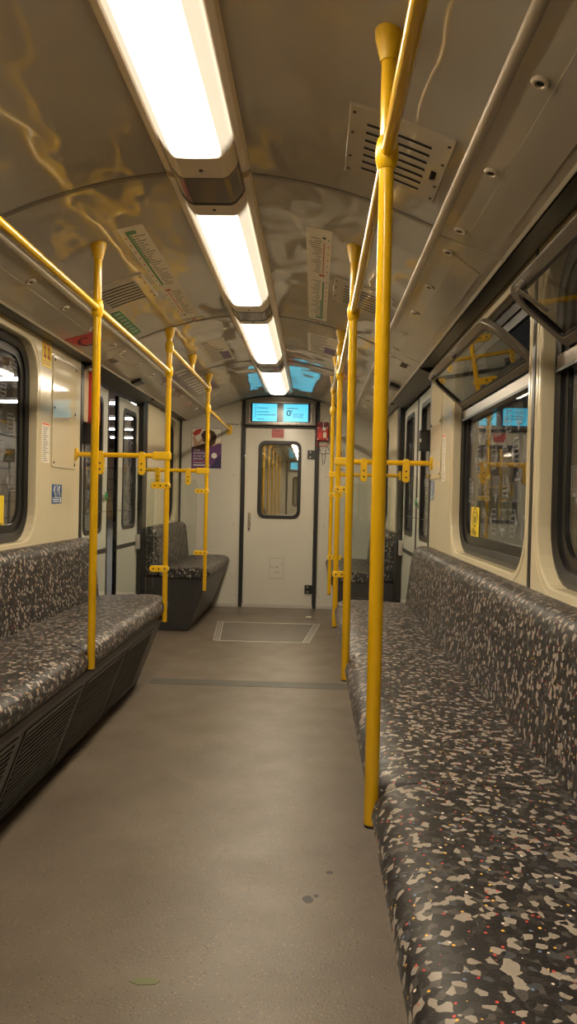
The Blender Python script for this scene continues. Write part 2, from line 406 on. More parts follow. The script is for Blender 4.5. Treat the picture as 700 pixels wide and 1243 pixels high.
for s in (-1, 1):
    for a, b in zip(HJ[:-1], HJ[1:]):
        prof = [(s * x, z) for x, z in ((.745, zc(.745)), (.96, zc(.96)), (.970, 1.932), (.975, 1.938), (.975, 1.955), (.745, zc(.745) + .02))]
        MB().prism(prof, 'y', a + .003, b - .003).build('side_ceiling_panel', 'haunch', ceil, bevel=.003)
        # shallow raised field on each panel
        A = Vector((s * .835, 0, zc(.835))); B = Vector((s * .935, 0, zc(.935))); nd = Vector((s * sn.x, 0, sn.z))
        ring = [(A.x, a + .12, A.z), (B.x, a + .2, B.z), (B.x, b - .2, B.z), (A.x, b - .12, A.z)]
        MB().loft([[Vector(q) for q in ring], [Vector(q) + nd * .0015 for q in ring]]).build('raised_field', 'haunch', ceil, bevel=.001)
    mo = []
    for k in range(9):
        t = PI * k / 8; mo.append((s * (.743 + .016 * math.cos(t)), zc(.743) - .012 * math.sin(t) + .002))
    for a, b in ((YR, .75), (.75, 2.51), (2.51, 4.46), (4.46, YF)):
        MB().prism(mo, 'y', a + .002, b - .002).build('moulding', 'trim', ceil, smooth=True)
    for y in plug_y:
        c = Vector((s * .806, y, zc(.806))); nd = Vector((s * sn.x, 0, sn.z)); u = Vector((s * sl.x, 0, sl.z)); w = Vector((0, 1, 0))
        def rg(r, hh): return [c + nd * hh + r * (math.cos(2 * PI * k / 16) * u + math.sin(2 * PI * k / 16) * w) for k in range(16)]
        e = MB().loft([rg(.021, 0), rg(.021, .003), rg(.017, .007), rg(.012, .007), rg(.010, .003)], caps=True).build('ceiling_plug', 'trim', ceil, smooth=True)
        MB().loft([rg(.008, .002), rg(.008, .0045)]).build('plug_core', 'pit', e)
    # small loudspeaker slots and the dark handle above the doors
    for q in range(6):
        y = 4.64 + .022 * q
        A = Vector((s * .872, y, zc(.872))); B = Vector((s * .912, y, zc(.912)))
        MB().obox((A + B) / 2 + nd * .001, (B - A) / 2, (0, .003, 0), nd * .002).build('speaker_slot', 'pit', ceil)
    A = Vector((s * .915, 5.45, zc(.915))) + Vector((s * sn.x, 0, sn.z)) * .012
    MB().obox(A, (s * .035, 0, -.0132), (0, .065, 0), Vector((s * sn.x, 0, sn.z)) * .012).build('door_sensor', 'black', ceil, bevel=.005)
    # dark slot and cream ledge between the haunch and the side wall
    for a, b in ((YR, mir(DY1)), (mir(DY0), DY0), (DY1, YF)):
        MB().box(s * .978, s * 1.045, a, b, 1.935, 1.95).build('shadow_gap', 'darkgrey', ceil)
    MB().prism([(s * .978, 1.952), (s * .978, 1.938), (s * 1.085, 1.888), (s * 1.12, 1.888), (s * 1.12, 1.952)], 'y', DY0 + .05, DY1 - .08).build('door_header', 'darkgrey', ceil)
    MB().prism([(s * .978, 1.952), (s * .978, 1.938), (s * 1.085, 1.888), (s * 1.12, 1.888), (s * 1.12, 1.952)], 'y', mir(DY1) + .08, mir(DY0) - .05).build('door_header', 'darkgrey', ceil)

# ---- side walls: moulded panels, each with its window opening
def P_wall(s):
    return lambda u, v, off: Vector((s * (WX + off), u, v))        # u along the car, v up, off outwards
gate_lines = []
def gate(cx, cy, w, hgt, rot):
    """line drawing of a six-columned gate with a statue on top -> list of quads in 2D"""
    q = []
    def r(a, b, c, d): q.append([(a, c), (b, c), (b, d), (a, d)])
    r(-.5, .5, -.5, -.47); r(-.46, .46, -.44, -.42)
    for k in range(6):
        x = -.40 + .16 * k; r(x - .02, x + .02, -.40, .10)
    r(-.46, .46, .12, .15); r(-.46, .46, .18, .20); r(-.30, .30, .23, .34)
    r(-.12, .12, .37, .41); r(-.05, .05, .41, .50)
    q.append([(-.10, .42), (-.03, .42), (-.02, .52), (-.08, .55)]); q.append([(.03, .42), (.10, .42), (.08, .55), (.02, .52)])
    r(-.012, .012, .50, .66)
    ca, sa = round(math.cos(rot)), round(math.sin(rot)); out = []
    for p in q: out.append([(cx + (x * w * ca - y * hgt * sa), cy + (x * w * sa + y * hgt * ca)) for x, y in p])
    return out
def gate_print(parent, P, u0, u1, v0, v1, off, w=.125, hh=.105):
    mb = MB(); i = 0; v = v0 + .075
    while v < v1 - .05:
        u = u0 + (.09 if i % 2 else .13); j = 0
        while u < u1 - .06:
            for p in gate(u, v, w, hh, ((i * 3 + j) % 4) * PI / 2):
                mb.add([P(a, b, off) for a, b in p] + [P(a, b, off + .0004) for a, b in p], [(0, 1, 2, 3), (7, 6, 5, 4), (0, 4, 5, 1), (1, 5, 6, 2), (2, 6, 7, 3), (3, 7, 4, 0)])
            u += .165; j += 1
        v += .135; i += 1
    o = mb.build('gate_print', 'etch', parent, fix=False); o['kind'] = 'stuff'; return o
wn = [0]
def window(s, u0, u1, v0, v1, r, hopper, wallname, printed=True):
    """rubber frame, pane and print; the hopper window keeps its glass below the rail"""
    wn[0] += 1; P = P_wall(s)
    root = thing('window_%d' % wn[0], (s * 1.1, (u0 + u1) / 2, v0), None, None); root['kind'] = 'structure'
    lo = rrect(u0 - .004, u1 + .004, v0 - .004, v1 + .004, r); l1 = rrect(u0 + .045, u1 - .045, v0 + .045, v1 - .045, r * .8); l2 = rrect(u0 + .085, u1 - .085, v0 + .085, v1 - .085, r * .62)
    mb = MB(); n = len(lo)
    rings = [[P(u, v, .07) for u, v in lo], [P(u, v, .045) for u, v in lo]]
    mid = rrect(u0 + .018, u1 - .018, v0 + .018, v1 - .018, r * .92); rings += [[P(u, v, .037) for u, v in mid], [P(u, v, .046) for u, v in l1], [P(u, v, .062) for u, v in l1]]
    o_ = 0
    mb.loft([rings[0], rings[1], rings[2], rings[3], rings[4], rings[0]], caps=False)
    mb.build('rubber_seal', 'rubber', root, smooth=30)
    fr = ring_wall(MB(), P, l1, l2, .072, .056).build('inner_frame', 'black', root, smooth=30)
    gt = 1.585 if hopper else v1 - .06
    if hopper: gp = [(u0 + .06, v0 + .06 + .1), ]
    loop = rrect(u0 + .07, u1 - .07, v0 + .07, gt, (r * .6, r * .6, .01, .01) if hopper else r * .6)
    pane = MB().loft([[P(u, v, .064) for u, v in loop], [P(u, v, .068) for u, v in loop]]).build('pane', 'glass', root)
    if printed: gate_print(pane, P, u0 + .085, u1 - .085, v0 + .09, gt - .02, .0622)
    if hopper:
        MB().box(s * (WX + .040), s * (WX + .075), u0 + .02, u1 - .02, 1.545, 1.592).build('transom', 'alu', root, bevel=.004)
        MB().box(s * (WX + .03), s * (WX + .04), u0 + .03, u1 - .03, 1.535, 1.545).build('transom_seal', 'black', root)
    return root
def hopper_flap(s, u0, u1, label, lever):
    """bottom-hinged ventilation flap leaning into the car"""
    hx, hz, tx, tz = WX + .040, 1.602, .905, 1.757
    d = Vector((s * (tx - hx), 0, tz - hz)); ln = d.length; d.normalize()
    u = Vector((0, 1, 0)); n = d.cross(u); n = n if n.x * s < 0 else -n         # n points into the car
    o = Vector((s * hx, u0, hz)); pl = Plane(o, u, d, n); w = u1 - u0
    root = thing('hopper_flap', tuple(o + u * w / 2), label, 'window flap', 'ventilation flaps along the right side')
    P = pl.p; rr = (.015, .015, .085, .085)
    a = rrect(0, w, 0, ln, rr); b = rrect(.034, w - .034, .03, ln - .034, (.01, .01, .055, .055)); c = rrect(.041, w - .041, .036, ln - .041, (.01, .01, .05, .05))
    ring_wall(MB(), P, a, b, -.011, .011).build('flap_frame', 'flapmetal', root, bevel=.004)
    ring_wall(MB(), P, b, c, -.006, .009).build('flap_gasket', 'black', root)
    MB().loft([[P(x, y, -.002) for x, y in c], [P(x, y, .002) for x, y in c]]).build('flap_pane', 'hopperglass', root)
    for t in (.10, .55) if not lever else (.12,):
        kx = w * (1 - t); kb = P(kx, ln - .02, .011)
        kn = MB().tube([kb, kb + n * .022], [.013, .013], 14).build('latch_knob', 'alu', root, smooth=True)
        if lever:
            e = kb + n * .022
            MB().loft([[e + u * .012 - d * .0 , e - u * .012, e - u * .012 + n * .006, e + u * .012 + n * .006],
                       [e - d * .10 - u * .03 + u * .008, e - d * .10 - u * .03 - u * .008, e - d * .10 - u * .03 - u * .008 + n * .006, e - d * .10 - u * .03 + u * .008 + n * .006]]).build('latch_lever', 'flapmetal', kn, bevel=.002)
    return root
V0, V1, VR = .90, 1.895, .17
wins = [(2.52, 3.86), (.88, 2.38), (mir(3.86), mir(2.52))]
seams = [mir(DY0), .81, 2.45, DY0]
for s, side in ((-1, 'left'), (1, 'right')):
    P = P_wall(s)
    wroot = thing('wall_' + side, (s * 1.1, YM, 0), None, None); wroot['kind'] = 'structure'
    # outer skin under and around the panels
    sk = MB()
    spans = [(YR, mir(7.84), 0), (mir(7.84), mir(7.2), 1), (mir(7.2), mir(DY1), 0), (mir(DY0), wins[2][0], 0), (wins[2][0], wins[2][1], 1), (wins[2][1], wins[1][0], 0), (wins[1][0], wins[1][1], 1), (wins[1][1], wins[0][0], 0), (wins[0][0], wins[0][1], 1), (wins[0][1], DY0, 0), (DY1, 7.2, 0), (7.2, 7.84, 1), (7.84, YF, 0)]
    for a, b, hole in spans:
        if hole: sk.box(s * 1.115, s * 1.135, a, b, 0, V0 + .03); sk.box(s * 1.115, s * 1.135, a, b, V1 - .03, 2.0)
        else: sk.box(s * 1.115, s * 1.135, a, b, 0, 2.0)
    sk.build('outer_skin', 'darkgrey', wroot)
    def panel(a, b, w0, w1, name='wall_panel'):
        loop = rrect(w0, w1, V0, V1, VR); out = to_rect(loop, a + .004, b - .004, .0, 1.945)
        mb = ring_wall(MB(), P, out, loop, .055, 0)
        return mb.build(name, 'cream', wroot, bevel=.006)
    for (w0, w1), a, b in zip(wins[::-1], seams[:-1], seams[1:]): panel(a, b, w0, w1)
    panel(DY1 + .06, YF - .01, 7.2, 7.84); panel(YR + .01, mir(DY1) - .06, mir(7.84), mir(7.2))
    for y in seams[1:-1]: MB().box(s * (WX - .0025), s * (WX + .05), y - .014, y + .014, .5, 1.94).build('panel_seam', 'black', wroot)
    # thin bright roll round each opening, as on the moulded panels
    for i, (w0, w1) in enumerate(wins):
        a = rrect(w0 - .030, w1 + .030, V0 - .030, V1 + .03, VR + .03); b = rrect(w0 - .025, w1 + .025, V0 - .025, V1 + .025, VR + .025)
        ring_wall(MB(), P, a, b, .002, -.0018).build('window_bead', 'cream', wroot, smooth=30)
    for i, (w0, w1) in enumerate(wins): window(s, w0, w1, V0, V1, VR, s > 0, side, printed=(i < 2))
    window(s, 7.2, 7.84, V0, V1, .15, False, side, printed=False)
    window(s, mir(7.84), mir(7.2), V0, V1, .15, False, side, printed=False)
    # black posts at both ends of the door portals
    for y0, y1 in ((DY0 - .01, DY0 + .035), (DY1 - .09, DY1 + .06), (mir(DY1) - .06, mir(DY1) + .09), (mir(DY0) - .035, mir(DY0) + .01)):
        MB().box(s * (WX - .004), s * 1.085, y0, y1, 0, 1.93).build('door_post', 'black', wroot, bevel=.004)
hopper_flap(1, 2.545, 3.78, 'grey framed vent flap with two knobs above the farther right window', False)
hopper_flap(1, .95, 2.25, 'grey framed vent flap with a latch lever above the nearer right window', True)
hopper_flap(1, mir(3.78), mir(2.545), 'grey framed vent flap on the right side behind the viewpoint', False)

# ---- sliding doors
dn = [0]
def door_leaf(s, u0, u1, w0, w1, lead, printed=False, button=False, lock=None):
    """one sliding leaf; lead is the edge that meets the other leaf"""
    dn[0] += 1
    root = thing('door_%d' % dn[0], (s * DX, (u0 + u1) / 2, 0), None, None); root['kind'] = 'structure'
    P = lambda u, v, off: Vector((s * (DX + off), u, v))
    loop = rrect(w0, w1, .88, 1.80, .06); out = to_rect(loop, u0, u1, .02, 1.87)
    ring_wall(MB(), P, out, loop, .022, 0).build('leaf', 'doorgrey', root, bevel=.003)
    l1 = rrect(w0 - .004, w1 + .004, .876, 1.804, .064); l2 = rrect(w0 + .03, w1 - .03, .91, 1.77, .045)
    ring_wall(MB(), P, l1, l2, .021, -.006).build('window_seal', 'rubber', root, bevel=.003)
    pane = MB().loft([[P(u, v, .012) for u, v in l2], [P(u, v, .016) for u, v in l2]]).build('pane', 'glass', root)
    if printed: gate_print(pane, P, w0 + .02, w1 - .02, .92, 1.6, .0105)
    e = (lead - .03, lead) if abs(lead - u1) < .01 else (lead, lead + .03)
    MB().box(s * (DX - .003), s * (DX + .025), e[0], e[1], .02, 1.87).build('edge_rubber', 'rubber', root, bevel=.004)
    MB().box(s * (DX - .004), s * DX, u0 + .005, u1 - .035, .735, .765).build('rubbing_strip', 'slatgrey', root)
    MB().box(s * (DX - .001), s * DX, u0 + .01, u1 - .035, 1.02, 1.024).build('sheet_seam', 'slatgrey', root)
    if button:
        c = Vector((s * DX, (lead - .10) if abs(lead - u1) < .01 else lead + .10, 1.13)); nv = Vector((-s, 0, 0))
        b = MB().tube([c, c + nv * .012], [.04, .036], 18).build('button_plate', 'steel', root, smooth=True)
        MB().tube([c + nv * .012, c + nv * .022], [.028, .022], 18).build('push_button', 'green', b, smooth=True)
    if lock is not None:
        MB().box(s * (DX - .03), s * DX, lock - .03, lock + .03, .70, .82).build('lock_bracket', 'steel', root, bevel=.004)
    return root
door_leaf(-1, 4.62, 5.36, 4.78, 5.20, 5.36, True, True)
door_leaf(-1, 5.60, 6.34, 5.76, 6.18, 5.60, True, False, 6.24)
door_leaf(1, 4.60, 5.46, 4.80, 5.28, 5.46, True, True)
door_leaf(1, 5.464, 6.30, 5.66, 6.12, 5.464, True, False, 6.24)
for s in (-1, 1):
    door_leaf(s, mir(5.456), mir(4.60), mir(5.28), mir(4.80), mir(5.456)); door_leaf(s, mir(6.30), mir(5.462), mir(6.12), mir(5.66), mir(5.462))

# ---- end walls with the gangway door
def end_wall(y, d, side, full):
    """d = +1: far end, faces -Y"""
    root = thing('wall_' + side, (0, y, 0), None, None); root['kind'] = 'structure'
    Q = lambda x, z, off: Vector((x * 1.0, y - d * off, z))
    for s in (-1, 1):
        top = [(s * x, zc(x) + .015) for x in (.405, .55, .743, .96)]
        pg = [(s * .405, 0), (s * 1.12, 0), (s * 1.12, 1.95)] + top[::-1]
        MB().prism(pg, 'y', y, y + d * .06).build('wall_sheet', 'endwall', root)
        MB().box(s * 1.03, s * 1.055, y - d * .012, y, 0, 1.93).build('corner_gasket', 'black', root)
        MB().box(s * .368, s * .405, y - d * .02, y + d * .05, 0, 2.18).build('door_gasket', 'black', root)
        sc_ = [(.93, .82), (.47, .86), (.48, 1.37), (.70, .62), (.44, .12), (.93, 1.9)]
        if full:
            for (x, z) in sc_: MB().tube([Q(s * x, z, 0), Q(s * x, z, .004)], [.007, .005], 10).build('rivet', 'inkgrey', root)
    MB().box(-.368, .368, y, y + d * .06, 1.88, 2.21).build('header_sheet', 'endwall', root)
    MB().box(-.37, .37, y - d * .03, y + d * .04, 1.872, 1.892).build('header_gasket', 'black', root)
    MB().box(-1.04, 1.04, y - d * .016, y, 0, .035).build('kick_strip', 'steel', root)
    dn[0] += 1
    dr = thing('door_%d' % dn[0], (0, y, 0), None, None); dr['kind'] = 'structure'
    loop = rrect(-.21, .21, .95, 1.72, .06); out = to_rect(loop, -.362, .362, .012, 1.868)
    ring_wall(MB(), Q, out, loop, -.04, .008).build('door_leaf', 'endwall', dr, bevel=.003)
    l1 = rrect(-.226, .222, .932, 1.738, .075); l2 = rrect(-.19, .188, .968, 1.70, .05)
    ring_wall(MB(), Q, l1, l2, -.02, .022).build('window_seal', 'rubber', dr, bevel=.005)
    MB().loft([[Q(x, z, .0) for x, z in l2], [Q(x, z, -.005) for x, z in l2]]).build('pane', 'doorglass', dr)
    MB().box(-.24, .24, y + d * .045, y + d * .055, .9, 1.75).build('pane_backing', 'endwall', dr)  # added backing sheet, not a real blind; its pale colour brightens the pane
    if full:
        for z in (1.60, .20):
            hg = MB().box(.285, .375, y - d * .028, y - d * .006, z - .045, z + .045).build('hinge', 'black', dr, bevel=.004)
            for dz in (-.025, .025): MB().tube([(.315, y - d * .028, z + dz), (.315, y - d * .031, z + dz)], .008, 10).build('screw', 'steel', hg)
        hp = MB().box(-.322, -.292, y - d * .014, y - d * .006, .835, .985).build('handle_plate', 'chrome', dr, bevel=.003)
        MB().tube([(-.307, y - d * .014, .955), (-.307, y - d * .04, .955), (-.300, y - d * .045, .90), (-.297, y - d * .04, .865)], .010, 10).build('lever', 'chrome', hp, smooth=True)
        MB().tube([(-.307, y - d * .014, .815), (-.307, y - d * .02, .815)], .011, 12).build('keyhole', 'slatgrey', dr)
        hp2 = MB().box(-.322, -.294, y - d * .012, y - d * .006, .79, .84).build('lock_plate', 'alu', dr, bevel=.002)
        ht = ring_wall(MB(), Q, [(-.085, .30), (.065, .30), (.065, .52), (-.085, .52)], [(-.081, .304), (.061, .304), (.061, .516), (-.081, .516)], .005, .012).build('service_flap_frame', 'inkgrey', dr)
        MB().box(-.081, .061, y - d * .011, y - d * .007, .304, .516).build('service_flap', 'endwall', dr)
        ink = MB(); pl = Plane((0, y, 0), (1, 0, 0), (0, 0, 1), (0, -d, 0))
        stroke(ink, pl, [(-.078, .43), (-.06, .425), (-.045, .428)], .004, .0112, .012); stroke(ink, pl, [(-.015, .425), (.0, .428)], .008, .0112, .012); stroke(ink, pl, [(-.03, .368), (.015, .37)], .004, .0112, .012); stroke(ink, pl, [(.04, .45), (.042, .475)], .004, .0112, .012)
        ink.build('pen_marks', 'graffiti', dr)
    return root
ew = end_wall(YF, 1, 'far', True); end_wall(YR, -1, 'rear', False)

# ---- the world outside: platform hall on the left, tunnel wall on the right
struct('wall_tunnel', MB().box(2.3, 2.5, -12, 40, -1.2, 4), 'tunnel')
struct('floor_track_bed', MB().box(1.15, 2.5, -12, 40, -1.3, -1.2), 'tunnel')
struct('floor_platform', MB().box(-12, -1.32, -12, 60, -.3, -.06), 'platform')
st = struct('ceiling_station', MB().box(-12, 2.5, -12, 60, 3.55, 3.7), 'stationbrown')
for k in range(18):
    MB().box(-12, -1.3, 1.6 + 3.2 * k, 1.9 + 3.2 * k, 3.2, 3.55).build('roof_beam', 'stationbeam', st)
sw = struct('wall_station', MB().box(-9.2, -9, -12, 60, -.06, 3.55), 'stationtile')
for k in range(6): MB().box(-9, -8.97, -12, 60, .35 + .5 * k, .39 + .5 * k).build('tile_course', 'stationbeam', sw)
struct('wall_station_end', MB().box(-12, 2.5, 60, 60.2, -1.3, 3.6), 'stationtile')

# ================================================================ THINGS
# ---- benches
LE = 4.62
def cushion(root, s, y0, y1, ra, rb):
    prof = [(.93, .45), (.55, .45), (.515, .447), (.502, .462), (.497, .485), (.503, .509), (.520, .527), (.55, .538), (.60, .542), (.72, .540), (.93, .528)]
    rings = []; L = y1 - y0
    st = [0, .004, .014, .03, .05] + [.05 + (L - .1) * k / 8 for k in range(1, 8)] + [L - .05, L - .03, L - .014, L - .004, L]
    for t in st:
        e = min(t, L - t); q = max(0, 1 - e / .05); ins = .042 * (1 - math.sqrt(max(0, 1 - q * q)))        # front corner rounding, room for the pole
        e2 = min(t if ra else 1, L - t if rb else 1); q2 = max(0, 1 - e2 / .016); dz = .016 * (1 - math.sqrt(max(0, 1 - q2 * q2)))
        rings.append([(s * (x + ins * max(0, min(1, (.75 - x) / .2))), y0 + t, z - (dz if z > .5 else -dz * .3)) for x, z in prof])
    return MB().loft(rings).build('seat_cushion', 'moquette', root, smooth=50)
def backrest(root, s, y0, y1, ra=True, rb=True):
    prof = [(1.045, .47), (.925, .47), (.918, .50), (.930, .62), (.943, .74), (.953, .815), (.963, .848), (.980, .868), (1.005, .877), (1.045, .876)]
    rings = []; L = y1 - y0
    for t in [0, .004, .014, .03, .05] + [.05 + (L - .1) * k / 6 for k in range(1, 6)] + [L - .05, L - .03, L - .014, L - .004, L]:
        e = min(t if ra else t + .044, L - t if rb else L - t + .044); q = max(0, 1 - e / .05); ins = .04 * (1 - math.sqrt(max(0, 1 - q * q)))
        rings.append([(s * min(1.045, x + ins * (1 if x < 1.0 else 0)), y0 + t, z - (ins if z > .8 else 0)) for x, z in prof])
    return MB().loft(rings).build('backrest', 'moquette', root, smooth=50)
def bench(s, y0, y1, splits, label, grilles=(), group='upholstered benches along the car'):
    root = thing('bench_seat', (s * .8, (y0 + y1) / 2, 0), label, 'bench', group)
    b = [(s * 1.045, .45), (s * .53, .45), (s * .535, .40), (s * .685, 0), (s * 1.045, 0)]
    base = MB().prism(b, 'y', y0 + .02, y1 - .02).build('base', 'darkgrey', root, bevel=.006)
    MB().prism([(s * .525, .452), (s * .52, .43), (s * .545, .415), (s * .60, .452)], 'y', y0 + .01, y1 - .01).build('front_rail', 'darkgrey', root, bevel=.003)
    ed = [y0] + list(splits) + [y1]
    for a, c in zip(ed[:-1], ed[1:]):
        cushion(root, s, a + (.0008 if a != y0 else 0), c - (.0008 if c != y1 else 0), a == y0, c == y1)
    bed = [y0] + ([YM] if splits else []) + [y1]
    for a, c in zip(bed[:-1], bed[1:]): backrest(root, s, a + (.0008 if a != y0 else 0), c - (.0008 if c != y1 else 0), a == y0, c == y1)
    d = Vector((s * .15, 0, -.40)).normalized(); n = Vector((-s * .40, 0, -.15)).normalized()
    o = Vector((s * .535, 0, .40))
    for g0, g1 in grilles:
        pl = Plane(o, (0, 1, 0), d, n); u0, u1, v0, v1 = g0, g1, .045, .375
        fr = ring_wall(MB(), pl.p, [(u0 - .02, v0 - .02), (u1 + .02, v0 - .02), (u1 + .02, v1 + .02), (u0 - .02, v1 + .02)], [(u0, v0), (u1, v0), (u1, v1), (u0, v1)], -.002, .004).build('grille_frame', 'darkgrey', root, bevel=.002)
        sheet(MB(), pl, u0, u1, v0, v1, 0, .0008).build('grille_back', 'pit', fr)
        for k in range(16):
            v = v0 + .010 + (v1 - v0 - .02) * k / 15
            c = pl.p((u0 + u1) / 2, v, .003)
            MB().obox(c, (0, (u1 - u0) / 2, 0), d * .006, n * .0025).build('slat', 'slatgrey', fr)
    return root
bench(-1, mir(LE), LE, (mir(2.985), YM, 2.985), 'long patterned bench with grilled dark base along the left wall', [(1.76, 2.34), (2.44, 3.0), (3.10, 3.70), (3.80, 4.36)])
bench(1, mir(LE), LE, (mir(2.985), YM, 2.985), 'long patterned bench filling the right foreground below the vent windows')
bench(-1, 6.42, 7.955, (), 'short patterned bench at the far end left of the door')
bench(1, 6.42, 7.955, (), 'short patterned bench at the far end right of the door')
bench(-1, mir(7.955), mir(6.42), (), 'short bench at the rear end behind the viewpoint, left side')
bench(1, mir(7.955), mir(6.42), (), 'short bench at the rear end behind the viewpoint, right side')

# ---- yellow poles and rails
PR = .0155
def pole(s, y, z0, label, joints, foot, x=PX):
    """upright from the bench edge to the ceiling, with flared top and rail collars"""
    zt = zc(x); r = thing('grab_pole', (s * x, y, z0), label, 'grab pole', 'upright yellow poles')
    MB().tube([(s * x, y, z0), (s * x, y, z0 + .003), (s * x, y, zt - .02)], [PR * .9, PR, PR], 20).build('pole_tube', 'yellow', r, smooth=True)
    MB().tube([(s * x, y, zt - .062), (s * x, y, zt - .055), (s * x, y, zt - .014), (s * x, y, zt + .004)], [.0185, .0195, .030, .031], 20).build('ceiling_flange', 'yellowflange', r, smooth=True)
    for z in joints:
        MB().tube([(s * x, y, z - .034), (s * x, y, z - .03), (s * x, y, z - .01), (s * x, y, z + .01), (s * x, y, z + .03), (s * x, y, z + .034)], [.0165, .020, .0245, .0245, .020, .0165], 18).build('rail_collar', 'yellowflange', r, smooth=True)
    MB().tube([(s * x, y, z0 - .006), (s * x, y, z0)], PR * .92, 16).build('foot_cap', 'black', r)
    if foot: MB().box(s * (x + .01), s * (x + .05), y - .012, y + .012, z0 + .012, z0 + .037).build('mount_lug', 'darkgrey', r)
    return r
ZR, ZU, ZE = 1.868, 2.01, 1.845
pole(1, YM - .005, .452, 'yellow grab pole nearest on the right, in front of the bench gap', [ZR], True)
pole(1, 2.985, .44, 'yellow grab pole second from the viewpoint on the right bench', [ZR], True)
pole(1, 4.47, .40, 'yellow grab pole at the far end of the long right bench', [ZR, ZU], True)
pole(1, 6.12, .385, 'thin far yellow pole before the far right bench', [ZU, ZE], False)
pole(-1, 2.985, .452, 'yellow grab pole nearest on the left, in front of the bench gap', [ZR], True)
pole(-1, 4.47, .40, 'yellow grab pole at the far end of the long left bench', [ZR, ZU], True)
pole(-1, 6.12, .385, 'thin far yellow pole before the poster and far left bench', [ZU, ZE], False)
pole(-1, YM - .005, .452, 'yellow grab pole at mid car on the left, beside the viewpoint', [ZR], True)
for s, sd in ((-1, 'left'), (1, 'right')):
    for y, z in ((mir(2.985), .44), (mir(4.47), .40), (mir(6.12), .385)):
        pole(s, y, z, 'yellow grab pole behind the viewpoint, %s side, %s' % (sd, {0: 'nearest', 1: 'middle', 2: 'rearmost'}[0 if y > -.5 else 1 if y > -2 else 2]), [ZR], False)
for s, sd in ((-1, 'left'), (1, 'right')):
    r = thing('overhead_rail', (s * PX, YM, ZR), 'long yellow overhead rail running along the %s bench' % sd, 'handrail', 'yellow overhead rails')
    ys = [mir(4.47), mir(2.985), YM, 2.985, 4.47]
    for a, b in zip(ys[:-1], ys[1:]): MB().tube([(s * PX, a, ZR), (s * PX, b, ZR)], PR * .95, 18).build('rail_tube', 'yellow', r, smooth=True)
    r = thing('door_rail', (s * PX, 5.3, ZU), 'yellow rail close under the ceiling beside the %s doors' % sd, 'handrail', 'yellow rails beside the doors')
    MB().tube([(s * PX, 4.47, ZU), (s * PX, 6.12, ZU)], PR * .95, 18).build('rail_tube', 'yellow', r, smooth=True)
    x = s * PX; zt = zc(PX)
    MB().tube([(x, 5.31, ZU), (x, 5.31, zt - .06)], PR * .9, 16).build('hanger', 'yellow', r, smooth=True)
    MB().tube([(x, 5.31, zt - .062), (x, 5.31, zt - .055), (x, 5.31, zt - .014), (x, 5.31, zt + .004)], [.0185, .0195, .030, .031], 18).build('ceiling_flange', 'yellowflange', r, smooth=True)
    r = thing('end_rail', (s * .515, 7, ZE), 'yellow rail from the far %s pole to the end wall' % sd, 'handrail', 'yellow rails at the end wall')
    MB().tube([(s * PX, 6.12, ZE), (s * .53, YF - .03, ZE)], PR * .95, 16).build('rail_tube', 'yellow', r, smooth=True)
    fl_ = MB().loft([[(s * .53 + .026 * a, YF - d, ZE + .05 * b) for a, b in rrect(-1, 1, -1, 1, .6, 3)] for d in (0, .018, .026)]).build('wall_flange', 'yellowflange', r, smooth=30)
    for dz in (-.035, .035): MB().tube([(s * .53, YF - .026, ZE + dz), (s * .53, YF - .03, ZE + dz)], .006, 8).build('bolt', 'slatgrey', fl_)

# ---- glass draught screens beside the doors
def draught_screen(s, y, zr, zc1, zc2, label):
    r = thing('draught_screen', (s * .75, y, .56), label, 'glass screen', 'glass screens beside the doors')
    ra = MB().tube([(s * (WX - .01), y, zr), (s * PX, y, zr)], .0145, 16).build('top_rail', 'yellow', r, smooth=True)
    MB().loft([[(s * (WX - .018 + dx), y + .017 * a, zr + .036 * b) for a, b in rrect(-1, 1, -1, 1, .6, 3)] for dx in (0, .006, .018)]).build('wall_flange', 'yellowflange', ra, smooth=30)
    MB().box(s * .478, s * .585, y - .02, y + .02, zr - .024, zr + .024).build('pole_clamp', 'yellowflange', ra, bevel=.009)
    for dx in (.648, .892):
        pl = Plane((s * dx, y - .017, 0), (1, 0, 0), (0, 0, 1), (0, -1, 0))
        lp = rrect(-.019, .019, zr - .115, zr + .022, .017, 4)
        dp = MB().loft([[pl.p(u, v, -.03) for u, v in lp], [pl.p(u, v, .006) for u, v in lp]]).build('hanger_plate', 'yellowflange', r, bevel=.003)
        for z in (zr - .05, zr - .085): MB().tube([pl.p(0, z, .006), pl.p(0, z, .0085)], .006, 8).build('screw', 'slatgrey', dp)
    for z in (zc1, zc2):
        pl = Plane((0, y - .012, 0), (1, 0, 0), (0, 0, 1), (0, -1, 0)); a, b = sorted((s * .478, s * .592))
        lp = rrect(a, b, z - .018, z + .018, .017, 4)
        cp = MB().loft([[pl.p(u, v, -.026) for u, v in lp], [pl.p(u, v, .006) for u, v in lp]]).build('screen_clamp', 'yellowflange', r, bevel=.004)
        for x in (.50, .535, .568): MB().tube([pl.p(s * x, z, .006), pl.p(s * x, z, .0085)], .0055, 8).build('screw', 'slatgrey', cp)
    a, b = sorted((s * .572, s * .975)); lp = rrect(a, b, .57, zr - .07, .04, 5)
    MB().loft([[(u, y - .004, v) for u, v in lp], [(u, y + .004, v) for u, v in lp]]).build('glass_sheet', 'screenglass', r)
    return r
draught_screen(-1, 4.47, 1.374, 1.20, .712, 'glass draught screen on yellow rail behind the long left bench')
draught_screen(1, 4.47, 1.362, 1.20, .706, 'glass draught screen on yellow rail behind the long right bench')
draught_screen(-1, 6.12, 1.347, 1.185, .69, 'farther glass draught screen on yellow rail before the poster')
draught_screen(1, 6.12, 1.341, 1.177, .68, 'farther glass draught screen before the far right bench')

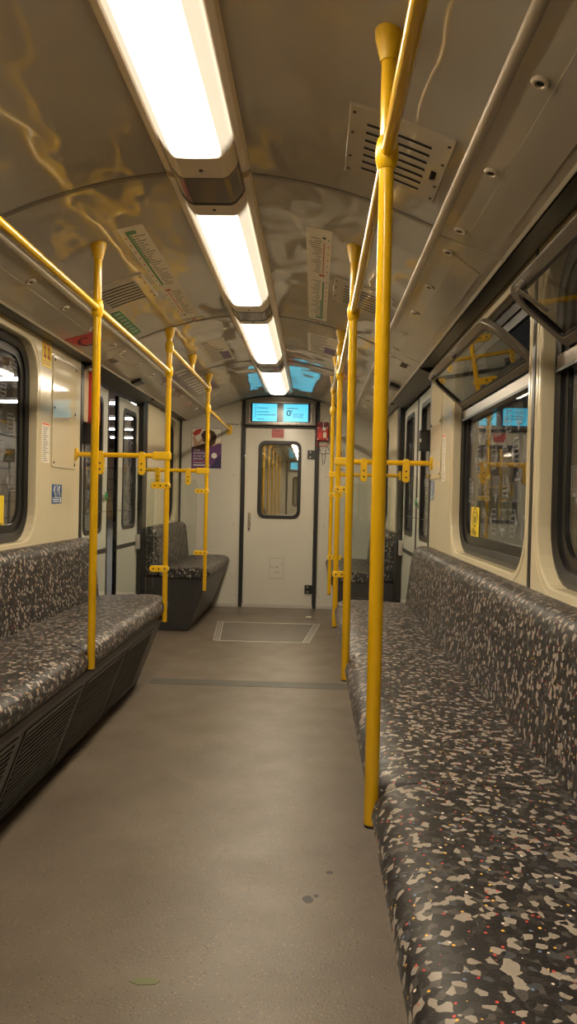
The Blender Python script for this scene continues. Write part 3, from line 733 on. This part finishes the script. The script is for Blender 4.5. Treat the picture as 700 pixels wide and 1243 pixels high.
# ---- ceiling light row
def light_trough(y0, y1, label, emit=True):
    r = thing('ceiling_light', (0, (y0 + y1) / 2, 2.12), label, 'ceiling light', 'row of ceiling lights')
    for s in (-1, 1):
        MB().prism([(s * .138, 2.197), (s * .138, 2.186), (s * .130, 2.176), (s * .112, 2.170), (s * .106, 2.176), (s * .106, 2.200)], 'y', y0 - .205, y1 + .205).build('side_rail', 'lamphousing', r, bevel=.002)
    prof = [(-.105, 2.195), (-.105, 2.172), (-.098, 2.158), (-.078, 2.135), (-.062, 2.128), (-.03, 2.125), (0, 2.1245), (.03, 2.125), (.062, 2.128), (.078, 2.135), (.098, 2.158), (.105, 2.172), (.105, 2.195)]
    MB().prism(prof, 'y', y0, y1).build('diffuser', 'diffuser', r, smooth=True)
    return r
def light_joiner(y0, y1, label):
    r = thing('light_joiner', (0, (y0 + y1) / 2, 2.12), label, 'light housing', 'housings between the ceiling lights')
    e = .004
    prof = [(-.106, 2.197), (-.106, 2.172), (-.099, 2.156), (-.078, 2.132), (-.062, 2.125), (.062, 2.125), (.078, 2.132), (.099, 2.156), (.106, 2.172), (.106, 2.197)]
    body = MB().prism(prof, 'y', y0, y1).build('housing', 'lamphousing', r, bevel=.002)
    L = y1 - y0
    p2 = [(x * 1.012, z - .0025) for x, z in prof]
    MB().prism(p2, 'y', y0 + L * .30, y1 - L * .26).build('dark_cover', 'lampdark', r, bevel=.002)
    p3 = [(x * 1.02, z - .004) for x, z in prof]
    MB().prism(p3, 'y', y1 - L * .26, y1 - L * .23).build('cover_seal', 'black', r)
    for y in (y0 + L * .18, y1 - L * .12): MB().tube([(0, y, 2.1255), (0, y, 2.1225)], .006, 10).build('screw', 'slatgrey', r)
    return r
pitch, half = 1.67, .63
names = {-3: 'glowing ceiling light at the rear end behind the viewpoint', -2: 'glowing ceiling light second from the rear end behind the viewpoint', -1: 'glowing ceiling light just behind the viewpoint',
         0: 'large glowing ceiling light nearest, cut by the top edge', 1: 'glowing ceiling light second from the viewpoint', 2: 'glowing ceiling light third from the viewpoint', 3: 'glowing ceiling light farthest, before the screens'}
for k in range(-3, 4):
    c = YM + pitch * k - .04 * (k == 0) + .02
    light_trough(c - half, c + half, names[k])
for k in range(-3, 3):
    a = YM + pitch * k - .04 * (k == 0) + .02 + half; b = YM + pitch * (k + 1) - .04 * (k == -1) + .02 - half
    light_joiner(a, b, {-3: 'lamp joiner housing rearmost, behind the viewpoint', -2: 'lamp joiner housing second from the rear, behind the viewpoint', -1: 'lamp joiner housing just behind the viewpoint',
                        0: 'largest beige lamp joiner with dark cover, after the nearest light', 1: 'middle beige lamp joiner with dark cover, after the second light', 2: 'smallest beige lamp joiner, before the farthest light'}[k])

# ---- ceiling vents
def vent(s, y0, y1, label):
    r = thing('ceiling_vent', (s * .565, (y0 + y1) / 2, zc(.565)), label, 'vent', 'slotted ceiling vents')
    xs_ = [.432 + (.70 - .432) * i / 10 for i in range(11)]
    ring = lambda y, x0, x1, o0, o1: [(s * x, y, zc(x) - o0) for x in [x0 + (x1 - x0) * i / 10 for i in range(11)]] + [(s * x, y, zc(x) - o1) for x in [x1 + (x0 - x1) * i / 10 for i in range(11)]]
    MB().loft([ring(y0, .432, .70, -.004, .009), ring(y1, .432, .70, -.004, .009)]).build('vent_plate', 'haunch', r, smooth=30, bevel=.003)
    for k in range(7):
        y = y0 + .075 + (y1 - y0 - .13) * k / 6
        sl_ = MB().loft([ring(y - .006, .48, .648, .0085, .0098), ring(y + .006, .48, .648, .0085, .0098)]).build('slot', 'pit', r)
        MB().loft([ring(y + .006, .478, .650, .0085, .0110), ring(y + .009, .478, .650, .0085, .0110)]).build('slot_lip', 'trim', r)
    for x in (.445, .687):
        for y in (y0 + .03, (y0 + y1) / 2 - .06, (y0 + y1) / 2 + .08, y1 - .03):
            MB().tube([(s * x, y, zc(x) - .008), (s * x, y, zc(x) - .0115)], .0045, 8).build('screw', 'slatgrey', r)
    MB().box(s * .665, s * .68, y0 + .19, y0 + .235, zc(.67) - .0135, zc(.67) + .002).build('latch', 'pit', r)
    return r
vent(1, 1.94, 2.33, 'large slotted ceiling vent behind the nearest right pole')
vent(1, 3.45, 3.85, 'smaller looking slotted ceiling vent beyond the right line map')
vent(-1, 3.43, 3.80, 'slotted ceiling vent on the left beside the line map')

# ---- prints stuck on the ceiling
class Curved:
    """sheet that follows the ceiling: u across (world x), v along the car"""
    def p(s, u, v, off=0): return Vector((u, v, zc(u) - off))
CP = Curved()
def csheet(mb, u0, u1, v0, v1, o0, o1, mi=0, n=6):
    us = [u0 + (u1 - u0) * i / n for i in range(n + 1)]
    ring = lambda v: [CP.p(u, v, o0) for u in us] + [CP.p(u, v, o1) for u in us[::-1]]
    return mb.loft([ring(v0), ring(v1)], True, mi)
def line_map(s, label):
    r = thing('line_map', (s * .36, 3.62, zc(.36)), label, 'line map', 'line maps on the ceiling')
    csheet(MB(), s * .31, s * .41, 2.90, 4.36, -.001, .0015).build('map_sheet', 'paper', r)
    rnd = random.Random(3 + s); pr = MB()
    # from here on: a runs across the sheet (0 outer edge, 1 inner edge), b along the car
    X = lambda a: s * (.41 - .1 * a)
    far = (lambda b: 2.90 + 1.46 * b) if s < 0 else (lambda b: 2.90 + 1.46 * (1 - b))
    def bar(a0, a1, b0, b1, mi): csheet(pr, X(a0), X(a1), min(far(b0), far(b1)), max(far(b0), far(b1)), .0015, .002, mi, 2)
    bar(.22, .62, .03, .055, 1); bar(.22, .30, .055, .53, 1); bar(.33, .38, .06, .30, 1)
    bar(.22, .46, .585, .605, 2); bar(.27, .31, .61, .90, 2); bar(.22, .36, .93, .945, 0)
    for k in range(46):
        b = .07 + .87 * k / 46
        if .53 < b < .60: continue
        bar(.36 + rnd.random() * .08, .55 + rnd.random() * .35, b, b + .007, 3)
        if k % 3 == 0: bar(.08, .14, b, b + .012, 3 if k % 2 else 2)
    pr.build('map_print', ['ink', 'green' if s < 0 else 'green', 'redprint', 'inkgrey'], r)
    return r
line_map(-1, 'long paper line map on the ceiling left of the lights'); line_map(1, 'long paper line map on the ceiling right of the lights')
def sticker_c(name, u0, u1, v0, v1, m_, label, cat, prints, pm, group=None, pic=None):
    r = thing(name, ((u0 + u1) / 2, (v0 + v1) / 2, zc((u0 + u1) / 2)), label, cat, group)
    csheet(MB(), u0, u1, v0, v1, -.001, .0015).build('sticker_sheet', m_, r)
    pr = MB()
    for (a0, a1, b0, b1, mi) in prints: csheet(pr, u0 + (u1 - u0) * a0, u0 + (u1 - u0) * a1, v0 + (v1 - v0) * b0, v0 + (v1 - v0) * b1, .0015, .002, mi, 2)
    if prints: pr.build('sticker_print', pm, r)['kind'] = 'stuff'
    if pic:
        csheet(MB(), u0 + (u1 - u0) * .55, u0 + (u1 - u0) * .92, v0 + (v1 - v0) * .55, v0 + (v1 - v0) * .9, .002, .0026, 0, 2).build('notice_picture', pic, r)
    return r
sticker_c('notice_sticker', -.683, -.637, 3.85, 4.345, 'green', 'green sticker strip on the ceiling above the left rail', 'sticker',
          [(.18, .82, .05 + .13 * k, .05 + .13 * k + .075, 0) for k in range(7)] , ['palegreen'])
for s, sd in ((-1, 'left'), (1, 'right')):
    a, b = sorted((s * .29, s * .42))
    sticker_c('info_strip', a, b, 4.375, 4.43, 'paper', 'narrow printed strip at the far end of the %s line map' % sd, 'sticker',
              [(.02, .98, .0, .1, 0), (.02, .98, .9, 1, 0), (.02, .06, .1, .9, 0), (.94, .98, .1, .9, 0), (.12, .4, .35, .65, 1), (.45, .68, .3, .7, 2), (.74, .9, .3, .7, 3)], ['ink', 'inkgrey', 'redprint', 'signyellow' if s < 0 else 'blue'])
rnd = random.Random(11)
def ad(u0, u1, v0, v1, label, m_='paper', pm=('inkgrey', 'purple')):
    pr = [(.08 + .02 * rnd.random(), .35 + .5 * rnd.random(), .06 + .09 * k, .10 + .09 * k, 0) for k in range(10)]
    return sticker_c('ceiling_notice', u0, u1, v0, v1, m_, label, 'notice', pr, list(pm), 'notices on the far ceiling', pic='purple')
ad(.30, .50, 4.75, 5.33, 'faint grey notice on the ceiling beyond the right line map')
ad(-.42, -.25, 5.0, 5.75, 'faint pale notice on the ceiling beyond the left line map')
ad(-.70, -.50, 5.55, 6.9, 'grey sheet with a purple patch on the ceiling above the far left rail', 'inkgrey', ('paper', 'purple'))  # grey sheet with pale bars and one purple block
# red emergency marker on the left side panel of the ceiling
r = thing('emergency_marker', (-.885, 4.1, zc(.885)), 'dark red arrow marker on the slanted ceiling edge, left of the pole', 'sticker')
pg = [(-.955, 3.97), (-.82, 4.0), (-.82, 4.22), (-.93, 4.16)]
MB().loft([[CP.p(u, v, .001) for u, v in pg], [CP.p(u, v, .0035) for u, v in pg]]).build('marker_sheet', 'redprint', r)
ar = MB(); cc = (-.885, 4.13)
lp = [(cc[0] + .035 * math.cos(t), cc[1] + .085 * math.sin(t)) for t in [PI * (.2 + 1.5 * k / 10) for k in range(11)]]
for a, b in zip(lp[:-1], lp[1:]):
    d = Vector((b[0] - a[0], b[1] - a[1])).normalized() ; nn = Vector((-d.y, d.x)) * .008
    q = [(a[0] - nn.x, a[1] - nn.y), (b[0] - nn.x, b[1] - nn.y), (b[0] + nn.x, b[1] + nn.y), (a[0] + nn.x, a[1] + nn.y)]
    ar.loft([[CP.p(u, v, .0035) for u, v in q], [CP.p(u, v, .004) for u, v in q]])
ar.build('arrow_print', 'darkred', r)

# ---- screens above the end doors
def display(y, d, label):
    r = thing('info_display', (0, y, 1.89), label, 'display', 'twin screens over the end doors')
    F = Plane((0, y - d * .10, 0), (d, 0, 0), (0, 0, 1), (0, -d, 0))
    lp = [(-.362, 1.893), (.362, 1.893), (.362, 2.145), (.25, 2.172), (.12, 2.186), (-.12, 2.186), (-.25, 2.172), (-.362, 2.145)]
    MB().loft([[F.p(u, v, -.10) for u, v in lp], [F.p(u, v, 0) for u, v in lp]]).build('display_housing', 'displaybox', r, bevel=.004)
    a = rrect(-.325, .325, 1.908, 2.132, .025, 4); b = rrect(-.307, .307, 1.922, 2.118, .014, 4)
    ring_wall(MB(), F.p, a, b, 0, .010).build('display_bezel', 'bezel', r, bevel=.003)
    sheet(MB(), F, -.307, .307, 1.922, 2.118, 0, .003).build('display_face', 'screenframe', r)
    for i, (u0, u1) in enumerate(((-.288, -.035), (.03, .283))):
        sc_ = sheet(MB(), F, u0, u1, 1.930, 2.110, .003, .005).build('screen', 'screen', r)
        pr = MB(); w = u1 - u0
        if i == 0:
            for k in range(6): sheet(pr, F, u0 + .028, u0 + .036, 2.085 - .022 * k, 2.097 - .022 * k, .005, .0055)
            for v, l in ((2.062, .11), (2.022, .10), (1.992, .19), (1.948, .07)):
                uu = u0 + .05
                while uu < u0 + .05 + l:
                    q = .008 + .012 * rnd.random(); sheet(pr, F, uu, uu + q, v, v + .008, .005, .0055); uu += q + .004
            pr.build('screen_text', 'screenink', sc_)
        else:
            sheet(pr, F, u0 + .035, u0 + .15, 2.062, 2.069, .005, .0055)
            t = [PI * (.3 + 1.4 * k / 10) for k in range(11)]
            stroke(pr, F, [(u0 + .058 + .022 * math.cos(q), 2.017 + .024 * math.sin(q)) for q in t], .010, .005, .0055)
            stroke(pr, F, [(u0 + .068, 1.995), (u0 + .068, 2.037), (u0 + .088, 2.037)], .009, .005, .0055); stroke(pr, F, [(u0 + .068, 2.018), (u0 + .084, 2.018)], .008, .005, .0055)
            pr.build('screen_logo', 'screenink', sc_)
            lettering('screen_words', 'BERLINER', F, u0 + .10, 1.995, .024, 'screenink', sc_, .0055, squeeze=1.05)
            lettering('screen_words', 'FENSTER', F, u0 + .10, 1.970, .024, 'screenink', sc_, .0055, squeeze=1.05)
    return r
display(YF, 1, 'twin blue information screens in a grey housing above the end door')
display(YR, -1, 'twin blue screens above the rear door, mirrored in the far door glass')

# ---- end wall: poster, sign, emergency box, graffiti
EW = Plane((0, YF, 0), (1, 0, 0), (0, 0, 1), (0, -1, 0))
r = thing('poster', (-.77, YF, 1.437), 'purple advertising poster with white lettering on the end wall', 'poster')
x0, x1, z0, z1 = -.926, -.612, 1.437, 1.855
sheet(MB(), EW, x0, x1, z0, z1, 0, .002).build('poster_sheet', 'purple', r)
pr = MB()
poly_sheet(pr, EW, [(x0 + .004, 1.66), (x1 - .004, 1.70), (x1 - .004, 1.851), (x0 + .004, 1.851)], .002, .0024, 0)
poly_sheet(pr, EW, [(-.90, 1.66), (-.86, 1.67), (-.80, 1.74), (-.815, 1.76), (-.86, 1.71), (-.90, 1.78), (-.915, 1.76)], .0024, .0028, 1)
poly_sheet(pr, EW, [(-.92, 1.80), (-.88, 1.84), (-.82, 1.85), (-.84, 1.80), (-.89, 1.77)], .0024, .0028, 2)
poly_sheet(pr, EW, [(-.83, 1.79), (-.80, 1.83), (-.74, 1.845), (-.69, 1.82), (-.665, 1.77), (-.68, 1.70), (-.73, 1.66), (-.76, 1.70), (-.81, 1.72)], .0024, .0028, 3)
poly_sheet(pr, EW, [(-.77, 1.80), (-.735, 1.80), (-.72, 1.75), (-.745, 1.71), (-.775, 1.74)], .0028, .0032, 1)
poly_sheet(pr, EW, [(-.74, 1.64), (-.70, 1.665), (-.63, 1.70), (-.618, 1.68), (-.618, 1.60), (-.70, 1.56), (-.75, 1.60)], .0024, .0028, 4)
poly_sheet(pr, EW, [(-.715, 1.665), (-.62, 1.71), (-.618, 1.72), (-.70, 1.685)], .0028, .0032, 1)
poly_sheet(pr, EW, [(-.90, 1.66), (-.84, 1.68), (-.78, 1.70), (-.77, 1.62), (-.86, 1.63), (-.90, 1.63)], .0024, .0028, 3)
poly_sheet(pr, EW, [(x1 - .12, z0 + .004), (x1 - .004, z0 + .004), (x1 - .004, 1.60)], .002, .0024, 5)
poly_sheet(pr, EW, [(-.688 + .032 * math.cos(PI / 6 + k * PI / 3), 1.572 + .032 * math.sin(PI / 6 + k * PI / 3)) for k in range(6)], .0028, .0032, 6)
sheet(pr, EW, -.905, -.735, 1.464, 1.476, .002, .0026, 6); sheet(pr, EW, -.905, -.80, 1.492, 1.497, .002, .0026, 6)
pr.build('poster_picture', ['paper', 'skin', 'redprint', 'brownprint', 'purple', 'indigo', 'white'], r)
for i, t in enumerate(('Mein', 'Bachelor', 'in nur zwei', 'Jahren?')): lettering('poster_words', t, EW, -.905, 1.617 - .030 * i, .036, 'white', r, .003)
lettering('poster_words', 'Jetzt bewerben', EW, -.905, 1.506, .020, 'orange', r, .003)
r = thing('door_sign', (-.03, YF, 1.79), 'small red sign at the top of the end door', 'sign')
sheet(MB(), EW, -.09, .035, 1.77, 1.862, .008, .011).build('sign_plate', 'redprint', r)
q = MB(); sheet(q, EW, -.08, .0, 1.838, 1.848, .011, .0115); stroke(q, EW, [(-.08, 1.80), (-.03, 1.815), (.02, 1.795)], .006, .011, .0115); sheet(q, EW, -.08, .02, 1.778, 1.784, .011, .0115)
q.build('sign_print', 'darkred', r)
r = thing('emergency_box', (.445, YF, 1.72), 'small red emergency box with white dial beside the screens', 'emergency box')
MB().box(.378, .500, YF - .075, YF, 1.745, 1.935).build('box_body', 'red', r, bevel=.014)
MB().box(.386, .496, YF - .085, YF - .07, 1.885, 1.935).build('box_lid', 'darkred', r, bevel=.005)
MB().box(.438, .446, YF - .10, YF - .075, 1.875, 1.945).build('pull_bar', 'steel', r, bevel=.002)
MB().tube([(.452, YF - .074, 1.865), (.452, YF - .088, 1.865)], .019, 16).build('dial', 'white', r)
MB().box(.395, .432, YF - .079, YF - .07, 1.775, 1.83).build('front_plate', 'brightred', r)
MB().box(.443, .475, YF - .079, YF - .07, 1.775, 1.83).build('label_plate', 'paper', r)
for (x, z) in ((.388, 1.875), (.487, 1.88), (.388, 1.76), (.487, 1.76)): MB().tube([(x, YF - .074, z), (x, YF - .08, z)], .007, 10).build('screw', 'white', r)
MB().tube([(.383, YF - .03, 1.75), (.38, YF - .03, 1.70), (.39, YF - .03, 1.69), (.48, YF - .03, 1.695), (.495, YF - .03, 1.71), (.49, YF - .03, 1.75)], .004, 8).build('wire_loop', 'red', r, smooth=True)
r = thing('graffiti_tag', (.62, YF, 1.5), 'thin dark graffiti scrawl on the end wall right of the door', 'graffiti')
mb = MB()
for p in ([(.415, 1.625), (.445, 1.61), (.52, 1.62)], [(.437, 1.61), (.445, 1.50)], [(.475, 1.66), (.462, 1.51)], [(.40, 1.67), (.425, 1.645)], [(.48, 1.69), (.50, 1.67), (.515, 1.64)],
          [(.60, 1.53), (.61, 1.60), (.635, 1.64), (.645, 1.58)], [(.66, 1.66), (.665, 1.55), (.67, 1.50)], [(.70, 1.60), (.75, 1.61), (.74, 1.575), (.70, 1.57)], [(.62, 1.50), (.63, 1.45), (.66, 1.46)], [(.70, 1.47), (.75, 1.48), (.76, 1.50)]):
    stroke(mb, EW, p, .007, .0004, .0012)
mb.build('scrawl', 'graffiti', r)
r = thing('wall_lettering', (-.50, YF, 1.9), 'small dark lettering ending in a 2, left of the screens', 'lettering')
mb = MB()
for k in range(6): stroke(mb, EW, [(-.585 + .026 * k, 1.895), (-.578 + .026 * k, 1.912), (-.568 + .026 * k, 1.893)], .006, .0003, .001)
mb.build('letter_strokes', 'graffiti', r); lettering('numeral', '2', EW, -.425, 1.888, .045, 'graffiti', r, .0005)

# ---- left side wall: cover panel, stickers
def cover_panel(s, y0, y1, z0, z1, label):
    r = thing('access_cover', (s * WX, (y0 + y1) / 2, z0), label, 'cover panel', 'access covers beside the doors')
    pl = Plane((s * WX, 0, 0), (0, 1, 0), (0, 0, 1), (-s, 0, 0))
    lp = rrect(y0, y1, z0, z1, .012, 3)
    MB().loft([[pl.p(u, v, 0) for u, v in lp], [pl.p(u, v, .006) for u, v in lp]]).build('cover_sheet', 'covergloss', r, bevel=.002)
    for y in (y0 + .025, y1 - .025):
        for z in (z0 + .025, (z0 + z1) / 2 + .02, z1 - .025): MB().tube([pl.p(y, z, .006), pl.p(y, z, .009)], .007, 10).build('screw', 'slatgrey', r)
    return r
cover_panel(-1, 4.07, 4.48, 1.283, 1.885, 'cream access cover with screws on the left wall')
cover_panel(1, 4.20, 4.56, 1.27, 1.86, 'cream access cover with screws on the right wall')
LWP = Plane((-WX, 0, 0), (0, 1, 0), (0, 0, 1), (1, 0, 0)); RWP = Plane((WX, 0, 0), (0, -1, 0), (0, 0, 1), (-1, 0, 0))
LGP = Plane((-WX - .0615, 0, 0), (0, 1, 0), (0, 0, 1), (1, 0, 0)); RGP = Plane((WX + .0615, 0, 0), (0, -1, 0), (0, 0, 1), (-1, 0, 0))
def wall_sticker(name, pl, u0, u1, v0, v1, m_, label, cat, draw, mats, group=None):
    r = thing(name, tuple(pl.p((u0 + u1) / 2, v0, 0)), label, cat, group)
    sheet(MB(), pl, u0, u1, v0, v1, 0, .0012).build('sticker_sheet', m_, r)
    mb = MB(); draw(mb, pl, lambda a: u0 + (u1 - u0) * a, lambda b: v0 + (v1 - v0) * b)
    if mb.v: mb.build('sticker_print', mats, r)['kind'] = 'stuff'
    return r
def d_yellow(mb, pl, U, V):
    for a in (.28, .70):
        stroke(mb, pl, [(U(a - .16), V(.95)), (U(a), V(.70)), (U(a - .02), V(.40))], .012, .0012, .0016)
        stroke(mb, pl, [(U(a + .12), V(.95)), (U(a), V(.70))], .009, .0012, .0016); stroke(mb, pl, [(U(a - .1), V(.45)), (U(a + .08), V(.40))], .016, .0012, .0016)
    for b in (.12, .22): sheet(mb, pl, U(.12), U(.88), V(b), V(b + .03), .0012, .0016)
wall_sticker('warning_sticker', LWP, 3.91, 4.05, 1.80, 1.925, 'signyellow', 'small yellow warning sticker above the text strip on the left wall', 'sticker', d_yellow, ['redprint'])
def d_text(mb, pl, U, V):
    sheet(mb, pl, U(.05), U(.95), V(.94), V(.99), .0012, .0016, 1)
    for k in range(17):
        b = .04 + .052 * k; sheet(mb, pl, U(.15), U(.5 + .4 * rnd.random()), V(b), V(b + .022), .0012, .0016, 0)
wall_sticker('text_sticker', LWP, 3.925, 4.04, 1.30, 1.51, 'paper', 'narrow white text sticker beside the left access cover', 'sticker', d_text, ['inkgrey', 'orange'])
wall_sticker('text_sticker', RWP, -4.16, -4.06, 1.25, 1.50, 'paper', 'narrow pale text sticker beside the right access cover', 'sticker', d_text, ['inkgrey', 'orange'])
def d_blue(mb, pl, U, V):
    for a in (.27, .72):
        poly_sheet(mb, pl, [(U(a + .07 * math.cos(2 * PI * k / 8)), V(.85) + .01 * math.sin(2 * PI * k / 8)) for k in range(8)], .0012, .0016)
        stroke(mb, pl, [(U(a - .06), V(.74)), (U(a), V(.58)), (U(a + .08), V(.42)), (U(a + .08), V(.34))], .020, .0012, .0016)
    for b in (.08, .18): sheet(mb, pl, U(.1), U(.7), V(b), V(b + .05), .0012, .0016)
    sheet(mb, pl, U(.0), U(1), V(.29), V(.31), .0012, .0016); sheet(mb, pl, U(.48), U(.52), V(.31), V(1), .0012, .0016); sheet(mb, pl, U(.8), U(.93), V(.05), V(.26), .0012, .0016)
wall_sticker('seat_sticker', LWP, 4.09, 4.25, 1.085, 1.19, 'blue', 'blue priority seat sticker with white figures on the left wall', 'sticker', d_blue, ['white'])
wall_sticker('seat_sticker', RWP, -4.55, -4.42, 1.15, 1.26, 'blue', 'blue priority seat sticker on the right wall by the doors', 'sticker', d_blue, ['white'])
def d_video(mb, pl, U, V):
    cx, cy = U(.5), V(.58)
    for R in (.052, .034): stroke(mb, pl, [(cx + R * math.cos(2 * PI * k / 20), cy + R * math.sin(2 * PI * k / 20)) for k in range(16 if R > .05 else 21)], .006, .0012, .0016)
    poly_sheet(mb, pl, [(cx + .016 * math.cos(2 * PI * k / 10), cy + .018 * math.sin(2 * PI * k / 10)) for k in range(10)], .0012, .0016)
v = wall_sticker('video_sticker', LGP, 3.40, 3.60, .965, 1.125, 'signyellow', 'yellow video surveillance sticker on the left window', 'sticker', d_video, ['ink'])
lettering('sticker_word', 'Video', LGP, 3.495, .975, .045, 'ink', v, .0014, squeeze=.9)
v = wall_sticker('video_sticker', RGP, -3.66, -3.49, .985, 1.12, 'signyellow', 'yellow video surveillance sticker on the right window', 'sticker', d_video, ['ink'])
lettering('sticker_word', 'Video', RGP, -3.64, .99, .045, 'ink', v, .0014, squeeze=.9)

# ---- boxes inside the door portals
for s, sd in ((-1, 'left'), (1, 'right')):
    r = thing('ticket_box', (s * 1.03, 4.70, 1.44), 'small dark box mounted in the %s door portal' % sd, 'box', 'dark boxes by the doors')
    MB().box(s * .995, s * 1.075, 4.66, 4.76, 1.45, 1.575).build('box_body', 'darkgrey', r, bevel=.006)
    MB().box(s * .995, s * 1.002, 4.655, 4.662, 1.50, 1.52).build('box_light', 'white', r)
    MB().box(s * 1.055, s * 1.09, 4.62, 4.655, 0, 1.30).build('hand_guard', 'black', r, bevel=.006)
r = thing('door_pillar_box', (-1.05, 4.68, 1.59), 'tall cream box on the left door post above the dark box', 'box')
MB().box(-1.088, -1.052, 4.66, 4.74, 1.585, 1.90).build('box_body', 'cream', r, bevel=.006)
MB().box(-1.08, -1.025, 4.67, 4.73, 1.90, 1.935).build('box_cap', 'doorgrey', r, bevel=.004)
r = thing('emergency_handle_box', (-1.04, 4.81, 1.58), 'red emergency handle box beside the left doors', 'emergency box')
MB().box(-1.085, -1.018, 4.742, 4.88, 1.58, 1.90).build('box_body', 'brightred', r, bevel=.006)
MB().box(-1.020, -1.012, 4.76, 4.87, 1.73, 1.76).build('handle_bar', 'darkred', r, bevel=.004)
MB().box(-1.020, -1.015, 4.76, 4.87, 1.61, 1.71).build('box_window', 'red', r)

# ---- litter on the floor
r = MB().prism([(.31, 7.37), (.36, 7.365), (.365, 7.41), (.318, 7.415)], 'z', .0, .004).build('paper_scrap', 'paper', origin=(.336, 7.39, 0)); tag(r, 'tiny pale paper scrap on the floor before the end door', 'litter')
r = MB().prism([(-.045, 1.765), (-.02, 1.752), (.02, 1.757), (.028, 1.77), (.01, 1.782), (-.02, 1.780)], 'z', .0, .0012).build('squashed_leaf', 'leaf', origin=(-.01, 1.767, 0)); tag(r, 'flattened green leaf on the floor in the foreground', 'litter')
for i, (x, y, a, b) in enumerate(((.372, 2.165, .017, .022), (.437, 2.325, .012, .012), (.395, 2.185, .008, .010))):
    r = MB().prism([(x + a * math.cos(2 * PI * k / 9) * (.8 + .3 * rnd.random()), y + b * math.sin(2 * PI * k / 9) * (.8 + .3 * rnd.random())) for k in range(9)], 'z', 0, .0008).build('gum_spot', 'slatgrey', origin=(x, y, 0))
    tag(r, ['largest dark gum spot on the floor near the right bench', 'dark gum spot nearest the right bench pole', 'tiny gum spot beside the largest one'][i], 'gum spot', 'gum spots on the floor')

# ---- platform lamps and number sign seen through the left windows
for k in range(9):
    y = 9.6 + 3.2 * k + .15
    r = thing('platform_lamp', (-4.6, y, 3.1), 'fluorescent platform tube outside the left windows, %s from the nearest' % ('first', 'second', 'third', 'fourth', 'fifth', 'sixth', 'seventh', 'eighth', 'ninth')[k], 'lamp', 'fluorescent tubes over the platform')
    MB().box(-6.6, -2.6, y - .06, y + .06, 3.10, 3.16).build('lamp_body', 'white', r)
    MB().box(-6.55, -2.65, y - .04, y + .04, 3.055, 3.10).build('lamp_tube', 'tube', r)
    MB().box(-4.62, -4.58, y - .02, y + .02, 3.16, 3.203).build('lamp_rod', 'darkgrey', r)
r = thing('platform_sign', (-3.27, 9.0, 1.5), 'small grey square sign with a 2 outside the left window', 'sign')
pl = Plane((0, 9.0, 0), (1, 0, 0), (0, 0, 1), (0, -1, 0))
MB().box(-3.34, -3.20, 9.0, 9.02, 1.50, 1.66).build('sign_plate', 'inkgrey', r); MB().box(-3.28, -3.26, 9.02, 9.04, -.06, 1.6).build('sign_post', 'darkgrey', r)
lettering('sign_numeral', '2', pl, -3.31, 1.53, .14, 'white', r, .001)

for o in bpy.data.objects:
    if '_o' in o: del o['_o']
